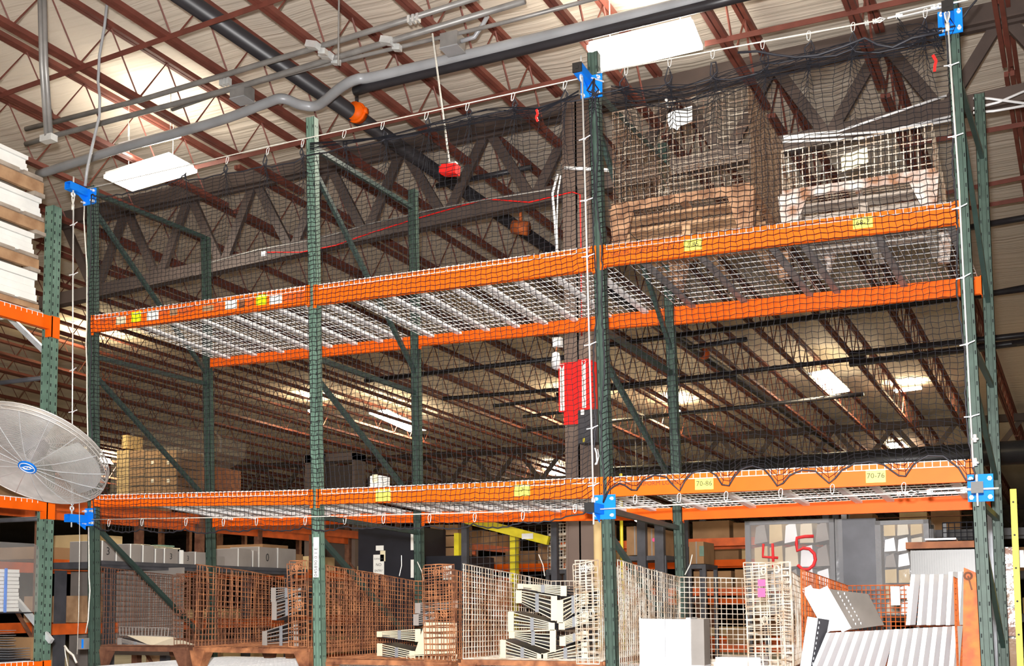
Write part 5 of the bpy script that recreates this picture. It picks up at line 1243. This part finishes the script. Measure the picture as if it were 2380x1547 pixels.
cbox('brown_beam','long brown beam under the shelf behind the second wrapped load','beam',1960,1196,2270,1206,4.8,.12,'wood_red')
# --- right edge
o=thing('yellow_pole','yellow steel pole with white label at the right edge','pole',at(2370,1547,Y=1.5))
a=at(2364,1547,Y=1.5); b=at(2371,1135,Y=1.5); m=MB(); m.box((a.x,1.5,0),(a.x+.045,1.53,b.z))
for i in range(6): z=b.z-.1-.25*i; m.disc((a.x+.02,1.499,z),(0,1,0),.008,.004,8,1)
m.build('pole','yellow_paint',o) if 0 else m.build('pole',['yellow_paint','ink'],o)
lbl(o,2371,1278,2379,1318,1.5)
o=thing('wrapped_goods','brown film-wrapped goods right of the last upright','wrapped load',at(2345,1547,Y=2.6))
for i in range(4):
    a=at(2338,1547-70*i,Y=2.8); b=at(2363,1480-70*i,Y=2.8); m=MB(); m.box((a.x,2.8,a.z if i else 0),(b.x,3.6,b.z-.01)); m.build('carton',('cardboard','wood_red')[i%2],o)
a=at(2336,1547,Y=2.75); b=at(2366,1270,Y=2.75); m=MB(); m.box((a.x,2.75,a.z),(b.x,3.65,b.z)); m.build('stretch_film','film',o)
# --- wires strung along the truss
def wire(label,pts,Y,r,mt,cat='cable',name='loose_cable'):
    m=MB(); m.tube([at(u,v,Y=Y) for u,v in pts],r,6); return tag(m.build(name,mt,None,True),label,cat)
wire('thin orange cord strung along the truss behind the net, ending in a small white plug',[(612,586),(700,586),(780,570),(850,545),(960,510),(1130,462),(1230,470),(1330,446),(1348,452),(1350,560),(1352,780)],3.9,.008,'red',name='orange_cord')
wire('grey cable running along the truss behind the first two bays',[(490,610),(600,580),(735,556),(860,520),(990,490),(1120,465),(1280,440)],3.85,.008,'conduit')
wire('pale looped cable hanging on the truss left of the column',[(1296,405),(1284,450),(1290,520),(1294,585)],3.8,.016,'white_metal',name='cable_bundle')
wire('second pale strand of the looped cable left of the column',[(1303,408),(1296,450),(1294,520),(1296,590)],3.8,.010,'white_metal',name='cable_strand')
wire('white tube end sticking out between column and middle upright',[(1312,390),(1345,392),(1420,396)],3.8,.022,'white_metal',name='white_tube')
for i,pts in enumerate([[(1820,318),(1950,305),(2100,255),(2200,222)],[(1820,322),(1930,315),(2060,305),(2210,270)],[(1820,330),(2000,322),(2100,300),(2215,278)]]):
    wire('white cable slung behind the low rusty basket to the right upright, %s of three'%('upper','middle','lower')[i],pts,3.8,.013,'white_metal')
for i,pts in enumerate([[(2262,228),(2300,229),(2380,240)],[(2262,252),(2320,238),(2380,212)],[(2262,262),(2310,258),(2380,246)]]):
    wire('white cable crossing the gap right of the last upright, %s of three'%('upper','middle','lower')[i],pts,3.8,.013,'white_metal')
c=at(614,590,Y=3.88); m=MB(); m.obox(c,(.03,0,0),(0,.02,0),(0,0,.03)); tag(m.build('plug','white_metal'),'small white plug at the end of the orange cord','plug')
c=at(1210,528,Y=4.9); m=MB(); m.tube([c+V((-.1,0,.02)),c+V((.1,0,-.03))],.09,12); m.tube([c+V((0,0,.05)),c+V((0,0,.3))],.02,6); tag(m.build('red_coupling','rust_orange',None,True),'red pipe coupling under the truss left of the column','pipe coupling')
# shelves that carry the goods stacked behind the partition
for (u0,u1,v,Y,dp,l) in [(996,1068,1299,7.35,.7,'steel shelf carrying the brown cartons behind the mesh partition'),(1268,1320,1323,6.95,.75,'steel stand under the stack of small wire baskets'),(1440,1548,1292,5.95,.95,'steel shelf under the two large brown cartons'),(1598,1640,1311,6.95,.7,'steel shelf under the small green-taped carton')]:
    a=at(u0,v,Y=Y); b=at(u1,v,Y=Y); o=thing('steel_shelf',l,'shelf',((a.x+b.x)/2,Y,0))
    m=MB(); m.box((a.x,Y,a.z-.06),(b.x,Y+dp,a.z-.002)); m.build('shelf_board','post_grey',o)
    for x in (a.x,b.x-.05):
        for y in (Y,Y+dp-.05): m=MB(); m.box((x,y,0),(x+.05,y+.05,a.z-.06)); m.build('post','post_grey',o)
